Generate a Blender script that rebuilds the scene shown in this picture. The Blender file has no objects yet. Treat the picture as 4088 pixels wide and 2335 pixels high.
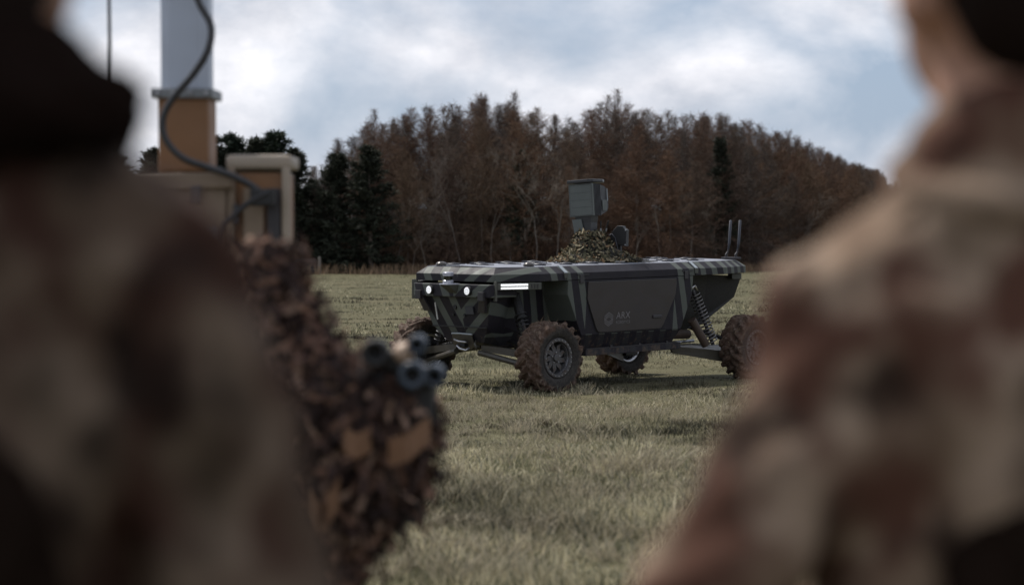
import bpy, bmesh, math, random
import numpy as np
from mathutils import Vector, Matrix, noise as mnoise

# ------------------------------------------------------------------ camera, sky, sun, exposure
SC = bpy.context.scene
COL = SC.collection
PI = math.pi
R = math.radians

cam_d = bpy.data.cameras.new('camera')
cam = bpy.data.objects.new('camera', cam_d)
COL.objects.link(cam)
SC.camera = cam
cam_d.sensor_width = 36.0
cam_d.lens = 36.0 * 8000 / 4088
cam_d.clip_start = 0.05
cam_d.clip_end = 6000
cam.location = (0, 0, 1.58)
cam.rotation_euler = (R(90) - math.atan(267.5 / 8000), 0, 0)
cam_d.dof.use_dof = True
cam_d.dof.focus_distance = 23.0
cam_d.dof.aperture_fstop = 2.45
cam_d.dof.aperture_blades = 0

SUN_EL, SUN_AZ = R(55), R(-42)          # azimuth from +Y towards +X
world = bpy.data.worlds.new('World')
SC.world = world
world.use_nodes = True
wn, wl = world.node_tree.nodes, world.node_tree.links
wn.clear()
w_out = wn.new('ShaderNodeOutputWorld')
w_bg = wn.new('ShaderNodeBackground')
w_bg.inputs['Strength'].default_value = 0.09
sky = wn.new('ShaderNodeTexSky')
sky.sky_type = 'NISHITA'
sky.sun_disc = False
sky.sun_elevation = SUN_EL
sky.sun_rotation = SUN_AZ
sky.air_density = 1.0
sky.dust_density = 1.5
w_tc = wn.new('ShaderNodeTexCoord')
w_map = wn.new('ShaderNodeMapping')
w_map.inputs['Scale'].default_value = (1.0, 1.0, 1.7)
w_map.inputs['Location'].default_value = (0.35, 0.0, 0.12)
w_n1 = wn.new('ShaderNodeTexNoise')
w_n1.inputs['Scale'].default_value = 7.0
w_n1.inputs['Detail'].default_value = 7.0
w_n1.inputs['Roughness'].default_value = 0.5
w_n1.inputs['Distortion'].default_value = 0.3
w_r1 = wn.new('ShaderNodeValToRGB')
w_r1.color_ramp.elements[0].position = 0.37
w_r1.color_ramp.elements[1].position = 0.59
w_n2 = wn.new('ShaderNodeTexNoise')
w_n2.inputs['Scale'].default_value = 10.0
w_n2.inputs['Detail'].default_value = 6.0
w_n2.inputs['Roughness'].default_value = 0.6
w_r2 = wn.new('ShaderNodeValToRGB')
w_r2.color_ramp.elements[0].position = 0.30
w_r2.color_ramp.elements[0].color = (5.3, 5.8, 6.8, 1)
w_r2.color_ramp.elements[1].position = 0.68
w_r2.color_ramp.elements[1].color = (12.0, 11.9, 12.4, 1)
w_blue = wn.new('ShaderNodeMixRGB')
w_blue.inputs['Fac'].default_value = 0.78
w_blue.inputs['Color2'].default_value = (4.3, 5.5, 7.4, 1)      # thin high cloud veil over the blue
w_mix = wn.new('ShaderNodeMixRGB')
wl.new(w_tc.outputs['Generated'], w_map.inputs['Vector'])
wl.new(w_map.outputs['Vector'], w_n1.inputs['Vector'])
wl.new(w_map.outputs['Vector'], w_n2.inputs['Vector'])
wl.new(w_n1.outputs['Fac'], w_r1.inputs['Fac'])
wl.new(w_n2.outputs['Fac'], w_r2.inputs['Fac'])
wl.new(sky.outputs['Color'], w_blue.inputs['Color1'])
wl.new(w_blue.outputs['Color'], w_mix.inputs['Color1'])
wl.new(w_r2.outputs['Color'], w_mix.inputs['Color2'])
wl.new(w_r1.outputs['Color'], w_mix.inputs['Fac'])
wl.new(w_mix.outputs['Color'], w_bg.inputs['Color'])
wl.new(w_bg.outputs['Background'], w_out.inputs['Surface'])

sun_d = bpy.data.lights.new('sun', 'SUN')
sun_d.energy = 4.8
sun_d.angle = R(4)
sun_d.color = (1.0, 0.95, 0.88)
sun = bpy.data.objects.new('sun', sun_d)
COL.objects.link(sun)
sdir = Vector((math.sin(SUN_AZ) * math.cos(SUN_EL), math.cos(SUN_AZ) * math.cos(SUN_EL), math.sin(SUN_EL)))
sun.rotation_euler = sdir.to_track_quat('Z', 'Y').to_euler()

SC.view_settings.view_transform = 'Standard'
SC.view_settings.look = 'None'
SC.view_settings.exposure = 0.0
SC.view_settings.gamma = 1.0
SC.view_settings.use_curve_mapping = False
SC.cycles.use_denoising = True
SC.cycles.max_bounces = 5
SC.cycles.diffuse_bounces = 3
SC.cycles.transparent_max_bounces = 6
SC.cycles.sample_clamp_indirect = 6.0

# ------------------------------------------------------------------ helpers
rng = random.Random(7)
nr = np.random.default_rng(7)


def tag(o, label=None, cat=None, group=None, kind=None):
    if label: o['label'] = label
    if cat: o['category'] = cat
    if group: o['group'] = group
    if kind: o['kind'] = kind
    return o


def empty(name, loc=(0, 0, 0), rz=0.0):
    o = bpy.data.objects.new(name, None)
    o.empty_display_size = 0.2
    COL.objects.link(o)
    o.location = loc
    o.rotation_euler = (0, 0, rz)
    return o


def link_mesh(name, me, mat=None, parent=None, smooth=False):
    if mat is not None:
        me.materials.clear()
        me.materials.append(mat)
    o = bpy.data.objects.new(name, me)
    COL.objects.link(o)
    if parent is not None:
        o.parent = parent
    if smooth:
        me.polygons.foreach_set('use_smooth', np.ones(len(me.polygons), dtype=bool))
    return o


class MB:
    """collects shapes, builds ONE mesh object"""
    def __init__(self):
        self.v, self.f = [], []

    def add(self, vs, fs):
        b = len(self.v)
        self.v += [tuple(p) for p in vs]
        self.f += [tuple(i + b for i in f) for f in fs]
        return self

    def box(self, c, s, m=None):
        x, y, z = (k / 2 for k in s)
        vs = [Vector((a * x, b * y, d * z)) for a in (-1, 1) for b in (-1, 1) for d in (-1, 1)]
        if m is not None: vs = [m @ p for p in vs]
        vs = [p + Vector(c) for p in vs]
        return self.add(vs, [(0, 1, 3, 2), (4, 6, 7, 5), (0, 4, 5, 1), (2, 3, 7, 6), (0, 2, 6, 4), (1, 5, 7, 3)])

    def tube(self, pts, rad, n=8, cap=True):
        pts = [Vector(p) for p in pts]
        rr = rad if isinstance(rad, (list, tuple)) else [rad] * len(pts)
        vs, fs = [], []
        ref = None
        for i, p in enumerate(pts):
            t = (pts[min(i + 1, len(pts) - 1)] - pts[max(i - 1, 0)]).normalized()
            if ref is None:
                ref = t.orthogonal().normalized()
            u = (ref - t * ref.dot(t))
            u = u.normalized() if u.length > 1e-6 else t.orthogonal().normalized()
            ref = u
            w = t.cross(u)
            for k in range(n):
                a = 2 * PI * k / n
                vs.append(p + (u * math.cos(a) + w * math.sin(a)) * rr[i])
        for i in range(len(pts) - 1):
            for k in range(n):
                a, b = i * n + k, i * n + (k + 1) % n
                fs.append((a, b, b + n, a + n))
        if cap:
            fs.append(tuple(range(n - 1, -1, -1)))
            e = (len(pts) - 1) * n
            fs.append(tuple(range(e, e + n)))
        return self.add(vs, fs)

    def lathe(self, prof, n=24, axis='Y', c=(0, 0, 0)):
        """prof: list of (radius, along)"""
        vs, fs = [], []
        for r_, a_ in prof:
            for k in range(n):
                t = 2 * PI * k / n
                p, q = r_ * math.cos(t), r_ * math.sin(t)
                v = (p, a_, q) if axis == 'Y' else (p, q, a_) if axis == 'Z' else (a_, p, q)
                vs.append(Vector(v) + Vector(c))
        for i in range(len(prof) - 1):
            for k in range(n):
                a, b = i * n + k, i * n + (k + 1) % n
                fs.append((a, a + n, b + n, b))
        return self.add(vs, fs)

    def prism(self, poly, d):
        """poly: list of 3D points (planar, ordered), d: extrusion vector"""
        n = len(poly)
        a = [Vector(p) for p in poly]
        b = [p + Vector(d) for p in a]
        fs = [tuple(range(n - 1, -1, -1)), tuple(range(n, 2 * n))]
        fs += [(i, (i + 1) % n, (i + 1) % n + n, i + n) for i in range(n)]
        return self.add(a + b, fs)

    def loft(self, rings, close=True):
        n = len(rings[0])
        vs = [p for r_ in rings for p in r_]
        fs = []
        for i in range(len(rings) - 1):
            for k in range(n):
                a, b = i * n + k, i * n + (k + 1) % n
                fs.append((a, b, b + n, a + n))
        if close:
            fs.append(tuple(range(n - 1, -1, -1)))
            e = (len(rings) - 1) * n
            fs.append(tuple(range(e, e + n)))
        return self.add(vs, fs)

    def mesh(self, name, bevel=0.0, fn=None):
        me = bpy.data.meshes.new(name)
        vs = self.v if fn is None else [fn(p) for p in self.v]
        me.from_pydata([tuple(p) for p in vs], [], self.f)
        bm = bmesh.new()
        bm.from_mesh(me)
        bmesh.ops.recalc_face_normals(bm, faces=bm.faces)
        if bevel > 0:
            es = [e for e in bm.edges if len(e.link_faces) == 2 and e.calc_face_angle(0) > 0.5]
            bmesh.ops.bevel(bm, geom=es, offset=bevel, segments=2, profile=0.6, affect='EDGES', clamp_overlap=True)
        bm.to_mesh(me)
        bm.free()
        return me

    def build(self, name, mat, parent=None, bevel=0.0, smooth=False, fn=None):
        return link_mesh(name, self.mesh(name, bevel, fn), mat, parent, smooth)


def np_mesh(name, v, f, tri=True, col=None):
    """fast mesh from arrays; v (n,3), f (m,k)"""
    me = bpy.data.meshes.new(name)
    v = np.asarray(v, dtype=np.float32)
    f = np.asarray(f, dtype=np.int32)
    m, k = f.shape
    me.vertices.add(len(v))
    me.vertices.foreach_set('co', v.ravel())
    me.loops.add(m * k)
    me.loops.foreach_set('vertex_index', f.ravel())
    me.polygons.add(m)
    me.polygons.foreach_set('loop_start', np.arange(0, m * k, k, dtype=np.int32))
    me.polygons.foreach_set('loop_total', np.full(m, k, dtype=np.int32))
    me.update(calc_edges=True)
    if col is not None:
        at = me.attributes.new('tint', 'FLOAT_COLOR', 'POINT')
        c4 = np.ones((len(v), 4), dtype=np.float32)
        c4[:, :3] = col
        at.data.foreach_set('color', c4.ravel())
    return me


class NT:
    """small node helper for a material"""
    def __init__(self, name):
        self.m = bpy.data.materials.new(name)
        self.m.use_nodes = True
        self.n, self.l = self.m.node_tree.nodes, self.m.node_tree.links
        self.b = self.n['Principled BSDF']
        self.tc = None

    def coord(self, kind='Object'):
        if self.tc is None: self.tc = self.n.new('ShaderNodeTexCoord')
        return self.tc.outputs[kind]

    def noise(self, scale, detail=4, rough=0.55, vec=None, kind='Object'):
        t = self.n.new('ShaderNodeTexNoise')
        t.inputs['Scale'].default_value = scale
        t.inputs['Detail'].default_value = detail
        t.inputs['Roughness'].default_value = rough
        self.l.new(vec if vec is not None else self.coord(kind), t.inputs['Vector'])
        return t.outputs['Fac']

    def ramp(self, fac, stops, interp='LINEAR'):
        r_ = self.n.new('ShaderNodeValToRGB')
        cr = r_.color_ramp
        cr.interpolation = interp
        while len(cr.elements) < len(stops): cr.elements.new(0.5)
        for e, (p, c) in zip(cr.elements, stops):
            e.position = p
            e.color = (c, c, c, 1) if isinstance(c, (int, float)) else (*c, 1)
        self.l.new(fac, r_.inputs['Fac'])
        return r_.outputs['Color']

    def mix(self, fac, a, b, mode='MIX'):
        x = self.n.new('ShaderNodeMixRGB')
        x.blend_type = mode
        for s, k in ((fac, 'Fac'), (a, 'Color1'), (b, 'Color2')):
            if hasattr(s, 'is_linked'): self.l.new(s, x.inputs[k])
            elif k == 'Fac': x.inputs[k].default_value = s
            else: x.inputs[k].default_value = (*s, 1)
        return x.outputs['Color']

    def math(self, op, a, b=0.0, c=None):
        x = self.n.new('ShaderNodeMath')
        x.operation = op
        for i, s in enumerate((a, b, c)):
            if s is None: continue
            if hasattr(s, 'is_linked'): self.l.new(s, x.inputs[i])
            else: x.inputs[i].default_value = s
        return x.outputs['Value']

    def sep(self, vec):
        s = self.n.new('ShaderNodeSeparateXYZ')
        self.l.new(vec, s.inputs['Vector'])
        return s.outputs['X'], s.outputs['Y'], s.outputs['Z']

    def bump(self, fac, strength, dist=0.01):
        b = self.n.new('ShaderNodeBump')
        b.inputs['Strength'].default_value = strength
        b.inputs['Distance'].default_value = dist
        self.l.new(fac, b.inputs['Height'])
        self.l.new(b.outputs['Normal'], self.b.inputs['Normal'])

    def set(self, col=None, rough=0.5, metal=0.0, spec=None):
        if col is not None:
            if hasattr(col, 'is_linked'): self.l.new(col, self.b.inputs['Base Color'])
            else: self.b.inputs['Base Color'].default_value = (*col, 1)
        if hasattr(rough, 'is_linked'): self.l.new(rough, self.b.inputs['Roughness'])
        else: self.b.inputs['Roughness'].default_value = rough
        self.b.inputs['Metallic'].default_value = metal
        if spec is not None: self.b.inputs['Specular IOR Level'].default_value = spec
        return self.m


def plain(name, col, rough=0.5, metal=0.0, var=0.25, scale=8.0, bump=0.0, bscale=40.0, spec=None):
    t = NT(name)
    n = t.noise(scale, 5)
    c = t.mix(n, tuple(k * (1 - var) for k in col), tuple(min(1, k * (1 + var)) for k in col))
    if bump: t.bump(t.noise(bscale, 4), bump)
    rr = t.ramp(t.noise(scale * 2.3, 4), [(0.3, max(0, rough - .08)), (0.7, min(1, rough + .08))])
    return t.set(c, rr, metal, spec)


def emit_mat(name, col, strength):
    t = NT(name)
    t.b.inputs['Emission Color'].default_value = (*col, 1)
    t.b.inputs['Emission Strength'].default_value = strength
    return t.set((0.8, 0.8, 0.8), 0.2)


def tint_mat(name, rough=0.8, trans=0.0, spec=0.2):
    t = NT(name)
    a = t.n.new('ShaderNodeAttribute')
    a.attribute_name = 'tint'
    t.set(a.outputs['Color'], rough, 0, spec)
    if trans > 0:
        tr = t.n.new('ShaderNodeBsdfTranslucent')
        t.l.new(a.outputs['Color'], tr.inputs['Color'])
        mx = t.n.new('ShaderNodeMixShader')
        mx.inputs['Fac'].default_value = trans
        t.l.new(t.b.outputs['BSDF'], mx.inputs[1])
        t.l.new(tr.outputs['BSDF'], mx.inputs[2])
        t.l.new(mx.outputs['Shader'], t.n['Material Output'].inputs['Surface'])
    return t.m


_GRID = {}


def vnoise(x, y, seed=0):
    """2-D value noise, arrays in, 0..1 out"""
    if seed not in _GRID: _GRID[seed] = np.random.default_rng(seed).random((256, 256))
    g = _GRID[seed]
    xi, yi = np.floor(x).astype(int), np.floor(y).astype(int)
    fx, fy = x - xi, y - yi
    fx, fy = fx * fx * (3 - 2 * fx), fy * fy * (3 - 2 * fy)
    a, b = g[xi % 256, yi % 256], g[(xi + 1) % 256, yi % 256]
    c, d = g[xi % 256, (yi + 1) % 256], g[(xi + 1) % 256, (yi + 1) % 256]
    return (a * (1 - fx) + b * fx) * (1 - fy) + (c * (1 - fx) + d * fx) * fy


def fbm(x, y, seed=0, o=4):
    s, a, t = 0, 0.5, 0
    for i in range(o):
        s = s + a * vnoise(x * 2 ** i, y * 2 ** i, seed + i)
        t += a
        a *= 0.5
    return s / t


# ------------------------------------------------------------------ ground
def edge_y(x):
    """distance of the wood's edge from the camera at lateral x"""
    x = np.asarray(x, dtype=float)
    return 118 + np.clip(x - 8, 0, None) ** 1.35 * 0.95 + np.clip(-x - 20, 0, None) * 0.4


def ground_z(x, y):
    x, y = np.asarray(x, dtype=float), np.asarray(y, dtype=float)
    yy = np.where(y < 8, 8 - 2.2 * (1 - np.exp(-(8 - np.minimum(y, 8)) / 2.2)), y)
    z = -0.0127 * (np.minimum(yy, 230) - 19)
    e = edge_y(np.clip(x, -60, 70))
    up = np.clip(y - e - 3, 0, 60)
    z = z + 0.13 * np.minimum(up, 42) * np.exp(-((x - 3) / 27) ** 2)
    lump = (fbm(x * 0.9 + 31, y * 0.9 + 7, 3) - 0.5) * 0.10 * np.clip((y - 3) / 6, 0, 1)
    d = np.hypot(x - 0.8, y - 20.7)
    z = z - 0.045 * np.exp(-((x - 1.3) ** 2 + (y - 22.6) ** 2) / 1.1)
    return z + lump * np.clip((d - 1.6) / 1.5, 0.0, 1)


def gz(x, y):
    return float(ground_z(np.array([x]), np.array([y]))[0])


ys = np.concatenate([np.linspace(-40, 4, 12), np.arange(4.5, 30, 0.22), np.arange(30, 130, 1.2), np.linspace(131, 300, 40), [400, 700, 1500, 3000]])
xs = np.concatenate([[-3000, -1200, -500, -200, -110], np.arange(-80, -12, 2.5), np.arange(-12, 12, 0.22), np.arange(12, 82, 2.5), [110, 200, 500, 1200, 3000]])
gx, gy = np.meshgrid(xs, ys)
gv = np.stack([gx.ravel(), gy.ravel(), ground_z(gx.ravel(), gy.ravel())], 1)
nx, ny = len(xs), len(ys)
ii, jj = np.meshgrid(np.arange(nx - 1), np.arange(ny - 1))
a0 = (jj * nx + ii).ravel()
gf = np.stack([a0, a0 + 1, a0 + nx + 1, a0 + nx], 1)

t = NT('field_soil')
n1 = t.noise(0.35, 5)
n2 = t.noise(2.2, 6, 0.65)
n3 = t.noise(26.0, 4, 0.7)
c1 = t.ramp(n1, [(0.30, (0.070, 0.075, 0.036)), (0.52, (0.100, 0.095, 0.050)), (0.72, (0.145, 0.125, 0.072))])
c2 = t.ramp(n2, [(0.35, (0.055, 0.052, 0.028)), (0.65, (0.135, 0.125, 0.072))])
c3 = t.mix(0.5, c1, c2)
c4 = t.mix(t.ramp(n3, [(0.4, 0.0), (0.62, 0.55)]), c3, (0.045, 0.035, 0.022))
t.bump(n3, 0.6, 0.03)
ground = link_mesh('field_ground', np_mesh('field_ground', gv, gf), t.set(c4, 0.95, 0, 0.1), smooth=True)
tag(ground, 'rough grass field running back to the wood', None, None, 'structure')

# ------------------------------------------------------------------ rover
M = {}


def camo(name, plainx=None):
    """dazzle paint: charcoal with olive bands; chevron on the ends, slanting bands on the flanks"""
    t = NT(name)
    X, Y, Z = t.sep(t.coord())
    wob = t.math('MULTIPLY', t.math('SUBTRACT', t.noise(1.6, 2), 0.5), 0.16)
    ya = t.math('SUBTRACT', Y, 0.05)
    right = t.math('GREATER_THAN', ya, 0.0)
    sl = t.math('MULTIPLY', t.math('ADD', t.math('MULTIPLY', ya, -1.0), t.math('MULTIPLY', Z, -0.47)), 1 / 0.235)
    sr = t.math('MULTIPLY', t.math('SUBTRACT', t.math('MULTIPLY', ya, 0.70), Z), 1 / 0.215)
    mixs = t.n.new('ShaderNodeMix')
    mixs.data_type = 'FLOAT'
    t.l.new(right, mixs.inputs['Factor'])
    t.l.new(sl, mixs.inputs['A'])
    t.l.new(sr, mixs.inputs['B'])
    sf = t.math('ADD', mixs.outputs['Result'], wob)
    f_front = t.math('GREATER_THAN', t.math('FRACT', t.math('ADD', sf, 20.14)), 0.56)
    ss = t.math('ADD', t.math('MULTIPLY', t.math('SUBTRACT', X, t.math('MULTIPLY', Z, 0.27)), 1 / 0.185), t.math('MULTIPLY', wob, 1.6))
    f_side = t.math('GREATER_THAN', t.math('FRACT', t.math('ADD', ss, 20.46)), 0.54)
    isf = t.math('GREATER_THAN', X, 1.42)
    sel = t.n.new('ShaderNodeMix')
    sel.data_type = 'FLOAT'
    t.l.new(isf, sel.inputs['Factor'])
    t.l.new(f_side, sel.inputs['A'])
    t.l.new(f_front, sel.inputs['B'])
    fac = sel.outputs['Result']
    if plainx:
        ins = t.math('MULTIPLY', t.math('MULTIPLY', t.math('GREATER_THAN', X, plainx[0]), t.math('LESS_THAN', X, plainx[1])), t.math('GREATER_THAN', Z, 0.515))
        fac = t.math('MULTIPLY', fac, t.math('SUBTRACT', 1.0, ins))
    fac = t.math('MULTIPLY', fac, t.math('ADD', 0.14, t.math('MULTIPLY', t.math('GREATER_THAN', Z, 0.505), 0.86)))  # olive bands fade low down: shade under the hull put into the paint
    spl = t.math('ADD', t.noise(17.0, 7, 0.7), t.math('MULTIPLY', t.math('SUBTRACT', 0.58, Z), 0.42))
    mud = t.ramp(spl, [(0.60, 0.0), (0.68, 0.75)])
    dust = t.ramp(t.noise(5.0, 6, 0.6), [(0.45, 0.0), (0.85, 0.20)])
    c = t.mix(fac, (0.0150, 0.0130, 0.0185), (0.088, 0.097, 0.086))
    c = t.mix(dust, c, (0.060, 0.052, 0.044))
    c = t.mix(mud, c, (0.085, 0.060, 0.044))
    t.bump(t.noise(220, 2), 0.05, 0.002)
    return t.set(c, t.ramp(t.noise(9, 5), [(0.3, 0.56), (0.7, 0.72)]), 0, 0.28)


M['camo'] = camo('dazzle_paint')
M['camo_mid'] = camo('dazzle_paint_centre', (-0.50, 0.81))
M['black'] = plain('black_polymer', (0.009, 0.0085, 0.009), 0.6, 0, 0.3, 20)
M['char'] = plain('charcoal_paint', (0.024, 0.021, 0.024), 0.45, 0, 0.2, 6)
M['door'] = plain('brown_black_door_paint', (0.036, 0.030, 0.031), 0.42, 0, 0.18, 4)
M['olive'] = plain('olive_paint', (0.055, 0.056, 0.046), 0.5, 0, 0.25, 10)
M['olive_dirty'] = plain('dirty_olive_arm', (0.050, 0.044, 0.034), 0.42, 0, 0.45, 12)
M['steel'] = plain('bare_steel', (0.42, 0.42, 0.44), 0.32, 0.9, 0.2, 20)
M['spring'] = plain('worn_spring_steel', (0.20, 0.19, 0.19), 0.35, 0.7, 0.3, 20)
M['dark_spring'] = plain('black_spring_steel', (0.03, 0.03, 0.032), 0.35, 0.3, 0.3, 20)
M['rust'] = plain('muddy_brown_damper', (0.060, 0.040, 0.030), 0.6, 0, 0.4, 12)
t = NT('muddy_gunmetal_rim')
mk = t.ramp(t.noise(19, 6, 0.7), [(0.50, 0.0), (0.62, 0.8)])
M['rim'] = t.set(t.mix(mk, (0.085, 0.082, 0.085), (0.075, 0.055, 0.042)), t.ramp(t.noise(30, 4), [(0.3, 0.35), (0.7, 0.6)]), 0.4)
M['rim_bright'] = plain('silver_rim_inside', (0.36, 0.36, 0.38), 0.3, 0.85, 0.3, 20)
M['bolt'] = plain('zinc_bolt', (0.32, 0.32, 0.33), 0.35, 0.8, 0.2, 30)
M['lidar'] = plain('silver_lidar_casing', (0.45, 0.46, 0.52), 0.35, 0.5, 0.1, 30)
M['lidar_win'] = plain('dark_lidar_window', (0.012, 0.014, 0.008), 0.08, 0, 0.1, 10)
M['white_on'] = emit_mat('lit_white_lamp', (0.95, 0.97, 1.0), 0.95)
M['lens'] = emit_mat('lit_headlamp_lens', (0.95, 0.96, 1.0), 0.6)
M['decal'] = plain('grey_decal', (0.165, 0.155, 0.16), 0.55, 0, 0.1, 30)
M['reflect'] = plain('pale_strap_metal', (0.30, 0.33, 0.35), 0.4, 0.2, 0.15, 20)
M['white_plate'] = plain('white_name_plate', (0.72, 0.72, 0.70), 0.45, 0, 0.1, 30)
M['pad'] = plain('blue_black_deck_pad', (0.040, 0.042, 0.054), 0.5, 0, 0.2, 15)
M['dome'] = plain('bronze_grey_dome', (0.060, 0.052, 0.046), 0.28, 0.2, 0.2, 15)

RA = R(45.5)
# local +X forward, +Y to the rover's left (towards the camera)
rover = empty('military_robot_vehicle', (0.795, 20.69, 0), 0)
rover.rotation_euler = (0, 0, math.atan2(-math.cos(RA), -math.sin(RA)))
tag(rover, 'low four-wheeled unmanned ground vehicle with dazzle-striped dark hull parked on the grass', 'robot vehicle')
LM = Matrix.Translation(rover.location) @ rover.rotation_euler.to_matrix().to_4x4()


def rake(p):
    """the hull stands slightly nose-down"""
    return Vector((p[0], p[1], p[2] + 0.0085 * (1.9 - p[0])))


def hw(x):   # outer half width of the deck at x
    if x > 1.48: return 0.75 + (0.55 - 0.75) * (x - 1.48) / (1.90 - 1.48)
    if x < -1.30: return 0.75 + (0.55 - 0.75) * (-1.30 - x) / (1.88 - 1.30)
    return 0.75


def deck_seg(name, x0, x1, mat, front=False, rear=False):
    xs_ = sorted({x0, x1} | {q for q in (1.48, -1.30) if x0 < q < x1})
    rings = []
    ztop, zc, zb = 1.180, 1.112, 1.042
    for q in xs_:
        xi, h0 = q, hw(q)
        xt, ht = q, hw(q) - 0.085
        if front and q == x1: xt, ht = q - 0.085, hw(q) - 0.065
        if rear and q == x0: xt, ht = q + 0.085, hw(q) - 0.065
        rings.append([(xi, -h0, zb), (xi, -h0, zc), (xt, -ht, ztop - .004), (xt, 0, ztop + (.006 if xt == q else -.004)), (xt, ht, ztop - .004), (xi, h0, zc), (xi, h0, zb)])
    m = MB().loft(rings, close=False)
    e = (len(rings) - 1) * 7
    for b_, fl, ang in ((0, True, rear), (e, False, front)):
        fs = [(b_, b_ + 1, b_ + 5, b_ + 6), (b_ + 1, b_ + 2, b_ + 3), (b_ + 1, b_ + 3, b_ + 5), (b_ + 3, b_ + 4, b_ + 5)]
        m.f += [f[::-1] if fl else f for f in fs]
    for i in range(len(rings) - 1):
        pass
    return m.build(name, mat, rover, bevel=0.004, fn=rake)


M['deck_sky_tint'] = plain('blue_grey_sky_reflection', (0.15, 0.16, 0.195), 0.6, 0, 0.15, 5, .2, 150)  # sky reflection put into the colour of a sheet added over the deck


def sky_tint_sheet(x0, x1, f=False, r=False):
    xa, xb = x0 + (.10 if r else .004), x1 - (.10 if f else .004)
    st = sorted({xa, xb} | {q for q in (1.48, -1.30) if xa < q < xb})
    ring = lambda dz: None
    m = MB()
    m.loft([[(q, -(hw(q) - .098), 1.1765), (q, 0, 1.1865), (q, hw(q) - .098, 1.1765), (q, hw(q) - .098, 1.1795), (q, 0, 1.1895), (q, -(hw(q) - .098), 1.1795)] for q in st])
    m.build('sky_tint_sheet', M['deck_sky_tint'], rover, fn=rake)


sky_tint_sheet(1.115, 1.90, f=True)
sky_tint_sheet(-0.800, 1.105)
sky_tint_sheet(-1.88, -0.810, r=True)
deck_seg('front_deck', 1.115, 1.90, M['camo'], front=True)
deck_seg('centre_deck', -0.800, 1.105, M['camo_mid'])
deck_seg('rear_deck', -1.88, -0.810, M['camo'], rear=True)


def yside(z):
    return 0.747 - (1.05 - z) * 0.075


# centre hull: the tub between the wheels
def tub_ring(top, z):
    pass


m = MB()
rings = []
for z, xf, xr in ((1.038, 1.085, -0.78), (0.90, 1.08, -0.78), (0.84, 1.045, -0.775), (0.50, 0.86, -0.635), (0.36, 0.80, -0.575)):
    y_ = yside(z) if z > 0.4 else 0.63
    rings.append([(xf, -y_, z), (xf, y_, z), (xr, y_, z), (xr, -y_, z)])
m.loft(rings)
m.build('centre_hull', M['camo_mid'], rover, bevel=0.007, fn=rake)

# nose and tail hulls (lofted from front to back)
def hull_end(name, st, mt=None):
    rings = []
    for x_top, x_mid, x_bot, ht, hm, hb, zt, zm, zb in st:
        rings.append([(x_bot, -hb, zb), (x_mid, -hm, zm), (x_top, -ht, zt), (x_top, ht, zt), (x_mid, hm, zm), (x_bot, hb, zb)])
    return MB().loft(rings).build(name, mt or M['camo'], rover, bevel=0.006, fn=rake)


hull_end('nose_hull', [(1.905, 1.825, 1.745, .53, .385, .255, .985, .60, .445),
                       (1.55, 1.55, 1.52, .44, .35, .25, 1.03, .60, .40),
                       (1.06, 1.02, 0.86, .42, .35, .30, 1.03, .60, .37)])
M_TAIL = M['black']  # black colour stands in for the shade inside the deep rear arch
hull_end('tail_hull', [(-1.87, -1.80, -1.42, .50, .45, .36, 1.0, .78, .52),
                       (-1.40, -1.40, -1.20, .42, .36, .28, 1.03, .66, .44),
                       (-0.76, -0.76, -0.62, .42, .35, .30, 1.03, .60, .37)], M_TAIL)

# seams on the nose: recessed dark gap and lower plate
MB().box((1.832, 0, 0.600), (0.012, 0.76, 0.010)).build('nose_seam', M['black'], rover, fn=rake)

# nose cover band carrying the lamps
m = MB()
prof = [(1.60, .56), (1.90, .575), (1.945, .53), (1.955, .40), (1.955, -.40), (1.945, -.53), (1.90, -.575), (1.60, -.56)]
m.prism([(x, y, 0.893) for x, y in prof], (0, 0, 0.124))
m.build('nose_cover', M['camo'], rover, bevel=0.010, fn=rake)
for s in (-1, 1):
    # hinge lugs under the cover, with slanted gussets
    m = MB()
    m.box((1.958, s * 0.445, 0.905), (0.035, 0.075, 0.085)).prism(
        [(1.915, s * 0.48, 0.885), (1.915, s * 0.40, 0.885), (1.870, s * 0.33, 0.745), (1.870, s * 0.43, 0.745)], (0.035, 0, 0.0))
    m.build('cover_latch', M['char'], rover, bevel=0.004, fn=rake)
    hl = MB().lathe([(0.0, 1.985), (0.034, 1.985), (0.042, 1.978), (0.044, 1.950)], 28, 'X', (0, s * 0.27, 0.955)).build('headlight', M['black'], rover, fn=rake)
    MB().lathe([(0.0, 1.989), (0.030, 1.989), (0.036, 1.9865)], 28, 'X', (0, s * 0.27, 0.955)).build('lens', M['lens'], hl, fn=rake)
    for k in range(5):
        a = k * 2 * PI / 5 + .4
        MB().box((1.991, s * 0.27 + .019 * math.cos(a), 0.955 + .019 * math.sin(a)), (0.003, 0.007, 0.007)).build('led_cell', M['steel'], hl, fn=rake)
for y_, z_, r_ in ((-0.02, 0.79, 0.022), (-0.06, 0.715, 0.012), (0.10, 0.715, 0.014)):
    x_ = 1.905 - (0.985 - z_) * 0.2078
    MB().lathe([(0.0, x_ + .012), (r_, x_ + .012), (r_, x_ - .02)], 14, 'X', (0, y_, z_)).build('nose_plug', M['black'], rover, fn=rake)
MB().box((1.872, 0.19, 0.765), (0.012, 0.11, 0.075), Matrix.Rotation(0.2, 3, 'Y')).build('nose_plate', M['pad'], rover, fn=rake)
MB().box((1.872, -0.285, 0.745), (0.012, 0.006, 0.17), Matrix.Rotation(0.2, 3, 'Y')).build('pale_edge_strip', M['white_plate'], rover, fn=rake)

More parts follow.
